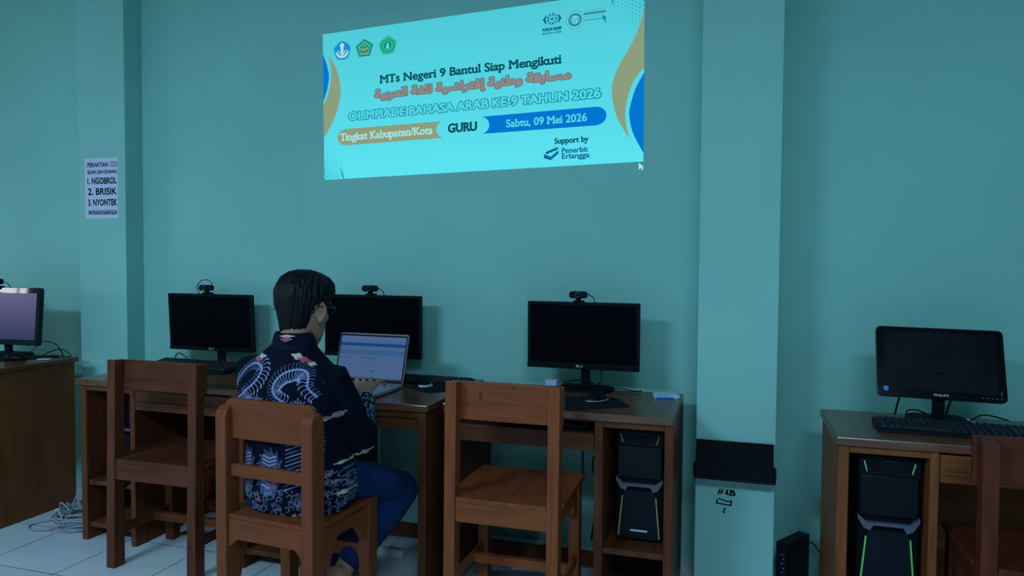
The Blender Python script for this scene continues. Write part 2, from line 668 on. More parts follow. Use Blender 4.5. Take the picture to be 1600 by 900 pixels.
letter('MTs Negeri 9 Bantul Siap Mengikuti', 3.29, 12.35, 5.60, 0.47, e_dark, weight=0.03, slab=True)
letter('Tingkat Kabupaten/Kota', 0.97, 6.07, 2.34, 0.45, e_lite, weight=0.022, slab=True)
letter('GURU', 6.90, 8.33, 2.33, 0.49, e_dark, weight=0.042, slab=True)
letter('Sabtu, 09 Mei 2026', 9.80, 13.53, 2.36, 0.42, e_cyan, weight=0.018, slab=True)
letter('Support by', 12.08, 13.60, 1.25, 0.30, e_dark, weight=0.03, slab=True)
letter('Penerbit', 12.42, 13.58, 0.71, 0.28, e_navy, weight=0.022)
letter('Erlangga', 12.42, 13.66, 0.40, 0.28, e_navy, weight=0.022)
letter('FORUM MGMP', 11.52, 12.38, 7.42, 0.17, e_navy, weight=0.04)
letter('BAHASA ARAB', 11.52, 12.37, 7.25, 0.11, e_navy, weight=0.02)
AR = "\ufe94\ufef4\ufe91\ufeae\ufecc\ufedf\ufe8d \ufe94\ufed0\ufee0\ufedf \ufe94\ufef4\ufebf\ufe8d\ufeae\ufe98\ufed3\ufe87 \ufe94\ufef4\ufee8\ufec3\ufeed \ufe94\ufed8\ufe91\ufe8e\ufeb4\ufee3"
mb = MB()
outline_mb(mb, P2, AR, 2.98, 12.78, 4.74, 0.46, 0.150)
text_mb(mb, P2, AR, 2.98, 12.78, 4.74, 0.46)
mb.build('lettering', e_greyd, slide)
mb = MB()
outline_mb(mb, P3, AR, 2.98, 12.78, 4.74, 0.46, 0.070)
text_mb(mb, P3, AR, 2.98, 12.78, 4.74, 0.46)
mb.build('lettering', e_grey, slide)
mb = MB()
OL = 'OLIMPIADE BAHASA ARAB KE-9 TAHUN 2026'
outline_mb(mb, P3, OL, 1.50, 14.12, 3.57, 0.46, 0.138)
mb.build('lettering', e_teal, slide)
mb = MB()
outline_mb(mb, P4, OL, 1.50, 14.12, 3.57, 0.46, 0.044)
text_mb(mb, P4, OL, 1.50, 14.12, 3.57, 0.46)
mb.build('lettering', e_cyan, slide)

# halftone dots in two corners
mb = MB()
for i in range(11):
    for j in range(13):
        u, v = 15.95 - i * 0.15, 8.93 - j * 0.2 - (0.1 if i % 2 else 0)
        f = 1 - i / 14 - j / 13
        if f > 0.05 and 14.55 < u:
            disc_mb(mb, P2, u, v, 0.052 * min(1, f + .25), 8)
for i in range(9):
    for j in range(13):
        u, v = 0.06 + i * 0.13, 0.08 + j * 0.19 + (0.09 if i % 2 else 0)
        f = 1 - i / 16 - j / 13
        if f > 0.08 and u < 0.75 + 0.5 * (1 - v / 2.4):
            disc_mb(mb, P2, u, v, 0.05 * min(1, f + .2), 8)
mb.build('dot_pattern', e_dot, slide)
mb = MB()
poly_mb(mb, P2, [(14.52, 8.95), (14.62, 8.5), (14.70, 8.2), (14.66, 8.6), (14.6, 8.95)])
poly_mb(mb, P2, [(1.17, 0.02), (1.05, .45), (.92, .8), (1.0, .4), (1.08, 0.02)])
mb.build('dot_pattern_edge', e_teal, slide)


def ngon(cx, cy, r, n, rot=90, ry=None, bulge=0.0):
    out = []
    for k in range(n):
        a0 = math.radians(rot + 360 * k / n)
        a1 = math.radians(rot + 360 * (k + 1) / n)
        p0 = (math.cos(a0), math.sin(a0))
        p1 = (math.cos(a1), math.sin(a1))
        for t in range(6):
            s = t / 6
            x, y = p0[0] * (1 - s) + p1[0] * s, p0[1] * (1 - s) + p1[1] * s
            g = 1 + bulge * math.sin(math.pi * s)
            out.append((cx + r * x * g, cy + (ry or r) * y * g))
    return out


# three pentagon crests, upper left
e1 = poly_mb(MB(), P2, ngon(1.13, 7.84, .50, 5, 90, .60, .12)).build('crest', e_sky, slide)
mb = MB()
for sx in (-1, 1):
    poly_mb(mb, P3, [(1.13, 7.52), (1.13 + sx * .12, 7.56), (1.13 + sx * .38, 7.86), (1.13 + sx * .34, 7.62), (1.13 + sx * .18, 7.42), (1.13, 7.40)])
    poly_mb(mb, P3, [(1.13 + sx * .05, 7.58), (1.13 + sx * .13, 7.68), (1.13 + sx * .3, 7.92), (1.13 + sx * .12, 7.78)])
poly_mb(mb, P3, [(1.07, 7.55), (1.19, 7.55), (1.22, 8.05), (1.27, 8.2), (1.13, 8.32), (.99, 8.2), (1.04, 8.05)])
mb.build('crest_emblem', e_lite, e1)
e2 = poly_mb(MB(), P2, ngon(2.4, 7.80, .52, 5, 90, .58)).build('crest', e_green, slide)
poly_mb(MB(), P3, ngon(2.4, 7.80, .40, 5, 90, .45)).build('crest_field', e_lgreen, e2)
mb = MB()
disc_mb(mb, P4, 2.4, 7.78, .26, 20, .28)
mb.build('crest_ring', e_green, e2)
mb = MB()
poly_mb(mb, P5, [(2.18, 7.72), (2.4, 7.64), (2.62, 7.72), (2.6, 7.86), (2.4, 7.78), (2.2, 7.86)])
disc_mb(mb, P5, 2.34, 7.95, .05, 10)
disc_mb(mb, P5, 2.46, 7.95, .05, 10)
poly_mb(mb, P5, [(2.1, 7.44), (2.7, 7.44), (2.66, 7.52), (2.14, 7.52)])
mb.build('crest_emblem', e_brown, e2)
e3 = poly_mb(MB(), P2, ngon(3.7, 7.80, .52, 5, 90, .60, .07)).build('crest', e_lgreen, slide)
disc_mb(MB(), P3, 3.7, 7.78, .37, 24, .40).build('crest_field', e_green, e3)
disc_mb(MB(), P4, 3.7, 7.78, .31, 24, .34).build('crest_field', e_lgreen, e3)
mb = MB()
disc_mb(mb, P5, 3.7, 7.79, .21, 20, .26)
mb.build('crest_ring', e_green, e3)
poly_mb(MB(), slide_pt(6), [(3.6, 7.6), (3.8, 7.6), (3.76, 7.85), (3.7, 8.0), (3.64, 7.85)]).build('crest_emblem', e_cyan, e3)

# globe mark and round seal, upper right
mb = MB()
for sx in (-1, 1):
    poly_mb(mb, P2, [(11.95 + sx * .43, 8.05), (11.95 + sx * .30, 8.27), (11.95 + sx * .26, 8.22), (11.95 + sx * .32, 8.05), (11.95 + sx * .26, 7.86), (11.95 + sx * .3, 7.8)])
for k in range(9):
    a = 2 * math.pi * k / 9
    disc_mb(mb, P2, 11.95 + .2 * math.cos(a), 8.05 + .24 * math.sin(a), .05, 8)
disc_mb(mb, P2, 11.95, 8.05, .07, 8)
mb.build('globe_mark', e_navy, slide)
mb = MB()
strip_mb(mb, P2, arcpts(11.95, 8.05, .3, .34, 0, 360, 24), .025)
strip_mb(mb, P2, arcpts(11.95, 8.05, .13, .34, 0, 360, 20), .02)
for d in (-.15, .0, .15):
    strip_mb(mb, P2, [(11.66, 8.05 + d), (12.24, 8.05 + d)], .02)
mb.build('globe_mark', e_dot, slide)
mb = MB()
strip_mb(mb, P2, arcpts(12.99, 7.84, .41, .48, 0, 360, 32), .03)
strip_mb(mb, P3, [(12.85, 7.95), (12.85, 7.72), (12.98, 7.72), (12.98, 7.86), (13.12, 7.9), (13.12, 7.74)], .045)
strip_mb(mb, P2, [(13.4, 8.24), (14.34, 8.24)], .03)
strip_mb(mb, P2, [(13.4, 7.93), (14.3, 7.93)], .025)
mb.build('round_seal', e_grey, slide)
mb = MB()
disc_mb(mb, P2, 12.99, 7.84, .30, 24, .35)
strip_mb(mb, P2, [(13.42, 8.08), (14.32, 8.08)], .10)
strip_mb(mb, P2, [(13.42, 7.74), (14.15, 7.74)], .04)
poly_mb(mb, P2, [(14.2, 7.9), (14.36, 7.8), (14.34, 7.4), (14.28, 7.62), (14.18, 7.7)])
mb.build('round_seal', e_teal, slide)
disc_mb(MB(), slide_pt(2.5), 12.99, 7.84, .2, 20, .23).build('round_seal', e_cyan, slide)
# book-stack mark beside the sponsor line
mb = MB()
poly_mb(mb, P2, [(11.58, .72), (11.9, .56), (12.26, .88), (12.26, .70), (11.9, .36), (11.58, .50)])
for k in range(3):
    x = 11.62 + .17 * k
    y = .76 + .07 * k
    poly_mb(mb, P3, [(x, y), (x + .14, y - .06), (x + .32, y + .11), (x + .19, y + .15)])
mb.build('book_mark', e_navy, slide)
mb = MB()
strip_mb(mb, P3, [(11.60, .62), (11.9, .46), (12.25, .79)], .03)
mb.build('book_mark', e_sky, slide)
MB().add([P2(15.80, -.05), P2(15.80, -.42), P2(15.88, -.33), P2(15.95, -.45), P2(16.0, -.42), P2(15.94, -.30), P2(16.03, -.30)],
         [(0, 1, 2, 3, 4, 5, 6)]).build('pointer', e_lite, slide)

# ------------------------------------------------------------------ notice sheet on the left pillar
notice = empty('notice_sheet', 'white paper notice with black exam rules on the left pillar', 'notice', (-3.295, PIL_Y, 1.683))
mb = MB()
mb.box(-.113, .113, -.0012, -.0002, -.163, .163)
mb.build('sheet', m_paper, notice)


def NP(u, v):
    return (u * .226 - .113 + .004 * (v - .5), -.0018, v * .326 - .163)


ntx = MB()
text_mb(ntx, NP, 'PERHATIAN', .08, .70, .855, .072, weight=.03)
text_mb(ntx, NP, 'SELAMA UJIAN DILARANG', .08, .96, .745, .055, weight=.03)
text_mb(ntx, NP, '1. NGOBROL', .08, .96, .575, .100, weight=.035)
text_mb(ntx, NP, '2. BRISIK', .10, .96, .395, .105, weight=.035)
text_mb(ntx, NP, '3. NYONTEK', .10, .97, .215, .100, weight=.035)
text_mb(ntx, NP, 'YANG MELANGGAR SILAHKAN KELUAR', .10, .97, .065, .07, weight=.02)
ntx.build('lettering', m_ink, notice)
mb = MB()
strip_mb(mb, NP, [(.78, .93), (.97, .93), (.97, .86), (.78, .86), (.78, .93)], .012)
for k in range(3):
    strip_mb(mb, NP, [(.80, .875 + .02 * k), (.95, .875 + .02 * k)], .008)
mb.build('stamp_mark', plain('stamp_ink', (.18, .2, .32), .8), notice)


# ------------------------------------------------------------------ desks
def desk(label, x0, x1, yf, yb, h, cab, M, shelves=(.225, .06), drawer='drawer', overhang=0.0, cabw=.27, rail_h=.035, mtop=None, back=None):
    """computer desk: cabinet for the tower on one side ('L' or 'R'), knee space on the other"""
    mx, my, mz = M
    cx = (x0 + x1) / 2
    t = empty('computer_desk', label, 'desk', (cx, yf, 0), 0)
    w = (x1 - x0) / 2
    d = yb - yf
    box('desktop', mtop or m_dtop, t, -w, w, 0, d, h - .028, h, .004)
    il, ir = -w + overhang, w - overhang
    th = .033
    y0 = .012
    box('side_panel', mz, t, il, il + th, y0, d - .01, 0, h - .028)
    box('side_panel', mz, t, ir - th, ir, y0, d - .01, 0, h - .028)
    if cab == 'L':
        dx = il + th + cabw
        box('divider', mz, t, dx, dx + th * .8, y0, d - .01, 0, h - .028)
        c0, c1 = il + th, dx
        k0, k1 = dx + th * .8, ir - th
    else:
        dx = ir - th - cabw
        box('divider', mz, t, dx - th, dx, y0, d - .01, 0, h - .028)
        c0, c1 = dx, ir - th
        k0, k1 = il + th, dx - th
    for z in shelves:
        box('shelf', my, t, c0, c1, y0 + .012, d - .02, z - .022, z)
    box('front_rail', mx, t, c0, c1, y0 + .002, y0 + .022, h - .028 - rail_h * .7, h - .028)
    if drawer == 'drawer':
        dr = box('drawer', mx, t, k0 + .002, k1 - .002, y0 + .001, y0 + .35, h - .125, h - .036)
        box('drawer_lip', mx, dr, k0 + .004, k1 - .004, y0 - .006, y0 + .001, h - .098, h - .088, .001)
    elif drawer == 'tray':
        box('front_rail', mx, t, k0, k1, y0 + .002, y0 + .022, h - .035, h - .028)
        box('keyboard_tray', mx, t, k0 + .002, k1 - .002, y0 + .03, y0 + .36, h - .094, h - .082)
        box('tray_front', mx, t, k0 + .002, k1 - .002, y0 + .004, y0 + .024, h - .145, h - .080)
    elif drawer == 'lips':
        box('front_rail', mx, t, k0, k1, y0 + .006, y0 + .026, h - .058, h - .028)
        box('keyboard_tray', mx, t, k0 + .002, k1 - .002, y0 + .03, y0 + .36, h - .094, h - .082)
        box('tray_front', mx, t, k0 + .002, k1 - .002, y0 - .002, y0 + .016, h - .100, h - .060)
    box('back_rail', mx, t, k0, k1, d - .035, d - .015, h - .15, h - .028)
    if back is not None:
        box('back_panel', mx, t, k0, k1, d - .06, d - .05, back, h - .03)
    box('foot_rail', mx, t, k0, k1, d - .15, d - .115, .02, .075)
    return t


MD = (m_desk_x, m_desk_y, m_desk_z)
desk('brown computer desk left of the seated man with a tower in its left cabinet', -2.895, -2.008, 2.585, 3.20, .75, 'L', MD, shelves=(.279, .081), overhang=.02, cabw=.25, back=.28)  # its half-height back panel is added to darken the knee space
desk('brown computer desk under the open laptop in front of the seated man', -2.004, -1.117, 2.545, 3.20, .75, 'L', MD, shelves=(.25, .08), drawer='lips', overhang=.012)
desk('brown computer desk with tower in right cabinet beside the right pillar', -1.085, -.198, 2.62, 3.135, .75, 'R', MD, shelves=(.245, .04), drawer='tray', cabw=.222)
desk('amber brown computer desk at the right edge of the photo', .322, 1.205, 2.525, 2.99, .75, 'L',
     (m_pdesk_x, m_pdesk_y, m_pdesk_z), shelves=(.225, .04), cabw=.232, overhang=.008, back=.05)
# far left desk, seen from its plain right side
t = empty('computer_desk', 'brown desk at the left edge of the photo showing its plain right side', 'desk', (-3.79, 2.28, 0))
box('desktop', m_dtop, t, -.46, .46, 0, .725, .755, .778, .004)
box('side_panel', m_ldesk, t, .412, .44, .012, .715, 0, .755)
box('side_panel', m_ldesk, t, -.44, -.412, .012, .715, 0, .755)
box('divider', m_ldesk, t, .12, .145, .012, .715, 0, .755)
box('shelf', m_desk_y, t, .145, .412, .03, .70, .06, .085)
box('drawer', m_desk_x, t, -.41, .118, .015, .36, .64, .745)
box('back_rail', m_desk_x, t, -.41, .118, .68, .70, .5, .755)


# ------------------------------------------------------------------ chairs
def chair_a(label, cx, y, rz, kind, w=.445, top=.872, d=.40, crest_h=.125, post_drop=0.0, inset=0.0, seat_z=.465):
    """wooden school chair, crest board nailed to the sitter's side of square posts"""
    m = CM[kind]
    t = empty('school_chair', label, 'chair', (cx, y, 0), rz, 'wooden school chairs at the computer desks')
    h = w / 2
    pw, pd = .042, .062
    for s in (-1, 1):
        xo = s * (h - inset)
        xi = xo - s * pw
        mb = MB()
        zt = top - post_drop
        mb.prism([(min(xo, xi), 0, 0), (min(xo, xi), pd - .004, 0), (min(xo, xi), pd + .004, zt), (min(xo, xi), .018, zt + (.006 if not post_drop else -.012))], (pw, 0, 0))
        mb.build('rear_post', m['Z'], t, .003)
        mb = MB()
        xo2 = s * (h - inset - .002)
        xi2 = xo2 - s * pw
        x0, x1 = min(xo2, xi2), max(xo2, xi2)
        mb.box(x0, x1, d - .05, d, 0, seat_z - .018)
        mb.build('front_leg', m['Z'], t, .003)
        # side apron with curved brackets
        pr = [(0, pd, seat_z - .018), (0, d - .05, seat_z - .018), (0, d - .05, seat_z - .15)]
        for k in range(6):
            a = math.radians(90 * k / 5)
            pr.append((0, d - .05 - .055 * math.sin(a) , seat_z - .15 + .065 * (1 - math.cos(a))))
        for k in range(6):
            a = math.radians(90 * (5 - k) / 5)
            pr.append((0, pd + .055 * math.sin(a), seat_z - .15 + .065 * (1 - math.cos(a))))
        pr.append((0, pd, seat_z - .15))
        xa = xo - s * .010
        MB().prism([(min(xa, xa - s * .022), b, c) for _, b, c in pr], (.022, 0, 0)).build('side_apron', m['Y'], t, .002)
        xs = xo - s * .022
        MB().box(min(xs, xs + s * .014), max(xs, xs + s * .014), pd - .005, d - .045, .125, .165).build('side_stretcher', m['Y'], t, .002)
    MB().box(-h + inset + pw, h - inset - pw, .014, .038, seat_z - .088, seat_z - .012).build('rear_apron', m['X'], t, .002)
    MB().box(-h + inset + pw, h - inset - pw, d - .036, d - .014, seat_z - .075, seat_z - .018).build('front_apron', m['X'], t, .002)
    MB().box(-h + inset + .016, h - inset - .016, d * .62, d * .62 + .03, .128, .162).build('cross_stretcher', m['X'], t, .002)
    mb = MB()
    hi = h - inset
    mb.prism([(-hi + pw + .002, .012, seat_z - .018), (hi - pw - .002, .012, seat_z - .018), (hi - pw - .002, pd + .006, seat_z - .018), (hi + .006, pd + .006, seat_z - .018),
              (hi + .006, d + .02, seat_z - .018), (-hi - .006, d + .02, seat_z - .018), (-hi - .006, pd + .006, seat_z - .018), (-hi + pw + .002, pd + .006, seat_z - .018)], (0, 0, .018))
    mb.build('seat', m['Y'], t, .003)
    MB().obox((0, pd + .012, top - crest_h / 2), (h, 0, 0), (0, .010, 0), (0, .004, crest_h / 2)).build('crest_board', m['X'], t, .003)
    return t


chair_a('dark brown empty wooden chair at the desk left of the seated man', -2.288, 2.385, 0.0, 'brown', w=.452, top=.875, d=.38)
c3 = chair_a('ginger brown empty wooden chair with knotty crest board in front of middle desk', -.770, 2.372, 0.0, 'ginger', w=.42, top=.872, d=.42, crest_h=.137)
chair_a('dark red wooden chair cut by the right edge of the photo', .878, 2.275, 0.0, 'red', w=.444, top=.822, d=.37, crest_h=.132, post_drop=.002, inset=.012)
# knots on the crest board of the ginger chair
mb = MB()
random.seed(3)
for x, z, r in ((-.095, .835, .006), (-.093, .822, .007), (-.088, .812, .004), (.03, .862, .005), (-.098, .752, .006), (-.088, .748, .005), (-.035, .742, .005), (.085, .795, .003), (-.14, .79, .004)):
    mb.add([(x + r * (.5 + .35 * random.random()) * math.cos(a), .0, z + r * 1.2 * math.sin(a)) for a in [2 * math.pi * k / 10 for k in range(10)]], [tuple(range(10))])
kn = mb.build('knot_marks', plain('wood_knot', (.05, .016, .006), .6), c3)
kn.location = (0, .0625, 0)


def chair_b(label, loc, rz, kind='tan'):
    """wooden school chair with rounded crest and a middle slat"""
    m = CM[kind]
    t = empty('school_chair', label, 'chair', loc, rz, 'wooden school chairs at the computer desks')
    h, pw, pd, d, sz = .196, .044, .066, .375, .46
    for s in (-1, 1):
        x0 = min(s * h, s * (h - pw))
        pts = [(x0, 0, 0), (x0, pd, 0), (x0, pd, .79), (x0, pd - .008, .808), (x0, pd - .022, .818), (x0, .022, .816), (x0, .008, .806), (x0, 0, .79)]
        MB().prism(pts, (pw, 0, 0)).build('rear_post', m['Z'], t, .005)
        MB().box(x0, x0 + pw, d - .055, d, 0, sz - .016).build('front_leg', m['Z'], t, .003)
        pr = [(pd, sz - .016), (d - .055, sz - .016), (d - .055, sz - .15), (d - .062, sz - .15), (d - .12, sz - .075), (pd + .085, sz - .075), (pd + .03, sz - .18), (pd + .012, sz - .25), (pd, sz - .25)]
        xa = s * (h - .012)
        MB().prism([(min(xa, xa - s * .022), a, b) for a, b in pr], (.022, 0, 0)).build('side_apron', m['Y'], t, .002)
    # rear apron with corner brackets
    hi = h - pw
    pr = [(-hi, sz - .016), (hi, sz - .016), (hi, sz - .115), (hi - .035, sz - .085), (-hi + .035, sz - .085), (-hi, sz - .115)]
    MB().prism([(a, .012, b) for a, b in pr], (0, .024, 0)).build('rear_apron', m['X'], t, .002)
    MB().box(-hi, hi, d - .04, d - .015, sz - .075, sz - .016).build('front_apron', m['X'], t, .002)
    MB().box(-hi, hi, d - .042, d - .012, .235, .285).build('cross_stretcher', m['X'], t, .002)
    mb = MB()
    mb.prism([(-hi + .002, .008, sz - .016), (hi - .002, .008, sz - .016), (hi - .002, pd + .004, sz - .016), (h + .002, pd + .004, sz - .016), (h + .002, d + .015, sz - .016),
              (-h - .002, d + .015, sz - .016), (-h - .002, pd + .004, sz - .016), (-hi + .002, pd + .004, sz - .016)], (0, 0, .016))
    mb.build('seat', m['Y'], t, .003)
    # crest board with rounded upper corners, gently bowed
    ww, z0, z1, rr = h - .012, .708, .842, .032
    prof = [(-ww, z0), (ww, z0), (ww, z1 - rr)] + [(ww - rr + rr * math.cos(math.radians(a)), z1 - rr + rr * math.sin(math.radians(a))) for a in (20, 45, 70, 90)]
    prof += [(-ww + rr - rr * math.cos(math.radians(a)), z1 - rr + rr * math.sin(math.radians(a))) for a in (90, 70, 45, 20)] + [(-ww, z1 - rr)]
    MB().prism([(a, .030, b) for a, b in prof], (0, .022, 0)).build('crest_board', m['X'], t, .004)
    MB().box(-hi, hi, .022, .042, .583, .625).build('middle_slat', m['X'], t, .003)
    return t


chair_b('light tan wooden chair with rounded back that the man sits on', (-1.450, 1.985, 0), math.radians(-5))


# ------------------------------------------------------------------ electronics
def rrect(w, h, r, n=5):
    """rounded rectangle outline centred on the origin, counter-clockwise"""
    out = []
    for cx, cy, a0 in ((w / 2 - r, h / 2 - r, 0), (-w / 2 + r, h / 2 - r, 90), (-w / 2 + r, -h / 2 + r, 180), (w / 2 - r, -h / 2 + r, 270)):
        for k in range(n + 1):
            a = math.radians(a0 + 90 * k / n)
            out.append((cx + r * math.cos(a), cy + r * math.sin(a)))
    return out


def monitor(label, loc, rz, w, h, zb, style, logo=None, tilt=-2.0, bez=(.012, .012, .022), base=None, roll=0.0, screen_mat=None, neck_x=0.0, bmat=None):
    """flat monitor on a stand; the base stands at loc, the panel faces -y, its lower edge zb above the desk"""
    t = empty('computer_monitor', label, 'monitor', loc, rz, 'monitors along the wall')
    bm_ = bmat or m_black
    p = MB()
    rr = .004 if style == 'slim' else .016
    p.prism([(x, 0, z + h / 2) for x, z in rrect(w, h, rr)], (0, .022, 0))
    p.prism([(x, .022, z + h / 2) for x, z in rrect(w * .86, h * .8, .02)], (0, .018, 0))
    pan = p.build('panel', bm_, t, .0018)
    pan.location = (0, -.03, zb)
    pan.rotation_euler = (math.radians(tilt), math.radians(roll), 0)
    l, tp, bt = bez
    sc = MB()
    sc.prism([(x, -.0012, z) for x, z in ((-w / 2 + l, bt), (w / 2 - l, bt), (w / 2 - l, h - tp), (-w / 2 + l, h - tp))], (0, .002, 0))
    sc.build('screen', screen_mat or m_screen, pan)
    if style == 'slim':
        MB().box(-w / 2, w / 2, -.004, 0, 0, bt - .002).build('chin', m_black, pan, .0015)
    if logo:
        mb = MB()
        body, lw, cap, lx = logo
        zl = bt * .32

        def LP(u, v):
            return (u, -.0048 if style == 'slim' else -.0015, v)
        text_mb(mb, LP, body, lx - lw / 2, lx + lw / 2, zl, cap, weight=.03)
        if style == 'slim':
            disc_mb(mb, LP, lx - lw / 2 - cap * .8, zl + cap / 2, cap * .6, 12)
        mb.build('logo', m_silver, pan)
    n = MB()
    n.box(neck_x - .019, neck_x + .019, .0, .022, .012, zb + h * .35)
    n.build('stand_neck', m_black2, t, .003)
    b = MB()
    bw, bd = base or (.24, .17)
    prof = [(-bw / 2, -bd * .15), (-bw * .40, -bd / 2), (bw * .40, -bd / 2), (bw / 2, -bd * .15), (bw / 2, bd / 2), (-bw / 2, bd / 2)]
    b.prism([(neck_x + x, y, 0) for x, y in prof], (0, 0, .008))
    k = .75
    b.rings([[(neck_x + x, y, .008) for x, y in prof], [(neck_x + x * k, y * k + .004, .016) for x, y in prof]])
    b.build('stand_base', m_black2, t, .002)
    return t


def webcam(label, loc, rz, cable, tilt=0, mirror=False):
    """webcam clipped on a monitor's top edge; loc is the middle of that edge"""
    t = empty('webcam', label, 'webcam', loc, rz, 'webcams on the monitors')
    b = MB()
    r = .0145
    prof = rrect(.078, .030, .013, 6)
    b.prism([(x, -.012, z + .0315) for x, z in prof], (0, .026, 0))
    bd = b.build('camera_body', m_black, t, .003)
    l = MB()
    l.tube([(0, -.0125, .0315), (0, -.0175, .0315)], [.0125, .0115], 20)
    l.build('lens_ring', plain('lens_ring_grey', (.03, .035, .045), .3), bd)
    MB().tube([(0, -.0176, .0315), (0, -.0185, .0315)], [.0075, .006], 16).build('lens', m_gloss, bd)
    c = MB()
    c.box(-.022, .022, -.0075, .030, .0015, .007)
    c.box(-.010, .010, -.004, .012, .006, .020)
    c.box(-.020, .020, -.0085, -.0055, -.010, .006)
    c.box(-.020, .020, .0275, .032, -.03, .006)
    c.build('clip', m_black2, t, .0015)
    MB().tube(smooth_path(cable, 6), .0021, 8).build('cable', m_cable, t, smooth=True)
    return t


def keyboard(label, loc, rz, w=.445, d=.135, rows=6, cols=21, f=.012, bk=.021):
    t = empty('keyboard', label, 'keyboard', loc, rz, 'black computer keyboards')
    b = MB()
    b.prism([(-w / 2, -d / 2, 0), (-w / 2, -d / 2, f * .55), (-w / 2, -d / 2 + .012, f), (-w / 2, d / 2 - .006, bk), (-w / 2, d / 2, bk - .005), (-w / 2, d / 2, 0)], (w, 0, 0))
    b.build('case', m_black, t, .004)
    k = MB()
    random.seed(11)
    dx = (w - .02) / cols
    dy = (d - .03) / rows
    for r in range(rows):
        c = 0
        while c < cols:
            if c in (15, 18 - 1 + 1) and False:
                c += 1
                continue
            span = 1
            if r == 0 and 3 <= c < 10:
                span = 7
            x0 = -w / 2 + .01 + c * dx
            x1 = x0 + dx * span
            gap = .007 if c in (14, 17) else 0
            y0 = -d / 2 + .018 + r * dy
            z = f + (bk - f) * (y0 + dy / 2 + d / 2 - .012) / (d - .018)
            m = .0014
            a = [(x0 + m + gap * 0, y0 + m, z - .001), (x1 - m - gap * .6, y0 + m, z - .001), (x1 - m - gap * .6, y0 + dy - m, z), (x0 + m, y0 + dy - m, z)]
            tp = [(x0 + m + .002, y0 + m + .0015, z + .0065), (x1 - m - .002 - gap * .6, y0 + m + .0015, z + .0065), (x1 - m - .002 - gap * .6, y0 + dy - m - .003, z + .0075), (x0 + m + .002, y0 + dy - m - .003, z + .0075)]
            k.rings([a, tp])
            c += span
    k.build('keycaps', m_key, t)
    return t


def mouse(label, loc, rz, mat=None, base_mat=None, white_rim=False, s=1.0):
    t = empty('computer_mouse', label, 'mouse', loc, rz, 'computer mice')
    L, Wd, H = .108 * s, .062 * s, .036 * s
    rings = []
    n = 24
    for j in range(9):
        a = j / 8
        z = H * a
        k = math.sqrt(max(0, 1 - a ** 2.4)) * (.94 if j == 0 else 1)
        k = max(k, .05)
        rings.append([(Wd / 2 * k * math.cos(q) * (1 - .12 * math.sin(q)), L / 2 * k * math.sin(q) - .008 * a, z) for q in [2 * math.pi * i / n for i in range(n)]])
    if white_rim:
        MB().rings(rings[:4]).build('base', base_mat, t, smooth=False)
        MB().rings([[(x * .96, y * .96, z) for x, y, z in r] for r in rings[3:]]).build('shell', mat or m_black, t, smooth=True)
    else:
        MB().rings(rings).build('shell', mat or m_black, t, smooth=True)
        MB().rings([[(x * 1.02, y * 1.02, z) for x, y, z in r] for r in (rings[1], rings[2])]).build('side_band', m_silver if base_mat is None else base_mat, t, smooth=True)
    MB().tube([(-.0035, L * .24, H * .86), (.0035, L * .24, H * .86)], .0065, 12).build('scroll_wheel', m_key, t)
    return t


def tower(label, loc, w, h, d, strip, logo=True):
    """computer tower facing -y: glossy upper door, silver chevron trim, lower panel between two coloured strips"""
    t = empty('computer_tower', label, 'computer tower', loc, 0, 'computer towers in the desk cabinets')
    MB().box(-w / 2, w / 2, .012, d, .008, h).build('case', m_black2, t, .003)
    zc = h * .53
    up = MB()
    up.prism([(-w * .47, .0, zc + .02), (w * .47, .0, zc + .02), (w * .47, .0, h * .86), (-w * .47, .0, h * .86)], (0, .014, 0))
    up.build('upper_door', m_gloss, t, .002)
    hd = MB()
    hd.prism([(-w * .5, .002, h * .86), (w * .5, .002, h * .86), (w * .5, .002, h * .985), (w * .36, -.004, h), (-w * .36, -.004, h), (-w * .5, .002, h * .985)], (0, .014, 0))
    head = hd.build('head_panel', m_black, t, .002)
    bz = MB()

    def TP(u, v):
        return (u * w, -.0058, v * h)
    strip_mb(bz, TP, [(-.14, .935), (-.10, .975), (.10, .975), (.14, .935)], .012)
    strip_mb(bz, TP, [(-.3, .89), (-.1, .885)], .006)
    strip_mb(bz, TP, [(.12, .882), (.3, .89)], .006)
    bz.build('front_ports', m_key, head)
    for s in (-1, 1):
        MB().prism([(s * w * .40, -.003, h * .965), (s * w * .425, -.003, h * .965), (s * w * .375, -.003, h * .89), (s * w * .355, -.003, h * .89)], (0, .006, 0)).build('accent_strip', strip, t)
        MB().prism([(s * w * .345, -.003, zc - .05), (s * w * .372, -.003, zc - .05), (s * w * .455, -.003, .02), (s * w * .425, -.003, .02)], (0, .006, 0)).build('accent_strip', strip, t)
    ch = MB()
    ch.prism([(-w * .5, -.006, zc + .022), (-w * .36, -.006, zc - .002), (w * .36, -.006, zc - .002), (w * .5, -.006, zc + .022), (w * .5, -.006, zc + .008),
              (w * .40, -.006, zc - .022), (w * .30, -.006, zc - .030), (w * .24, -.006, zc - .012), (-w * .24, -.006, zc - .012), (-w * .30, -.006, zc - .030), (-w * .40, -.006, zc - .022), (-w * .5, -.006, zc + .008)], (0, .02, 0))
    ch.build('chevron_trim', m_trim, t)
    lp = MB()
    lp.prism([(-w * .335, -.002, zc - .03), (w * .335, -.002, zc - .03), (w * .42, -.002, .012), (-w * .42, -.002, .012)], (0, .016, 0))
    lpn = lp.build('lower_panel', plain('tower_mesh_panel', (.005, .009, .015), .6, .15, noise=.3, scale=240), t, .002)
    if logo:
        lg = MB()
        strip_mb(lg, lambda u, v: (u, -.0032, v), [(-.03, .045), (.03, .045)], .007)
        lg.build('brand_mark', m_lgrey, lpn)
    return t


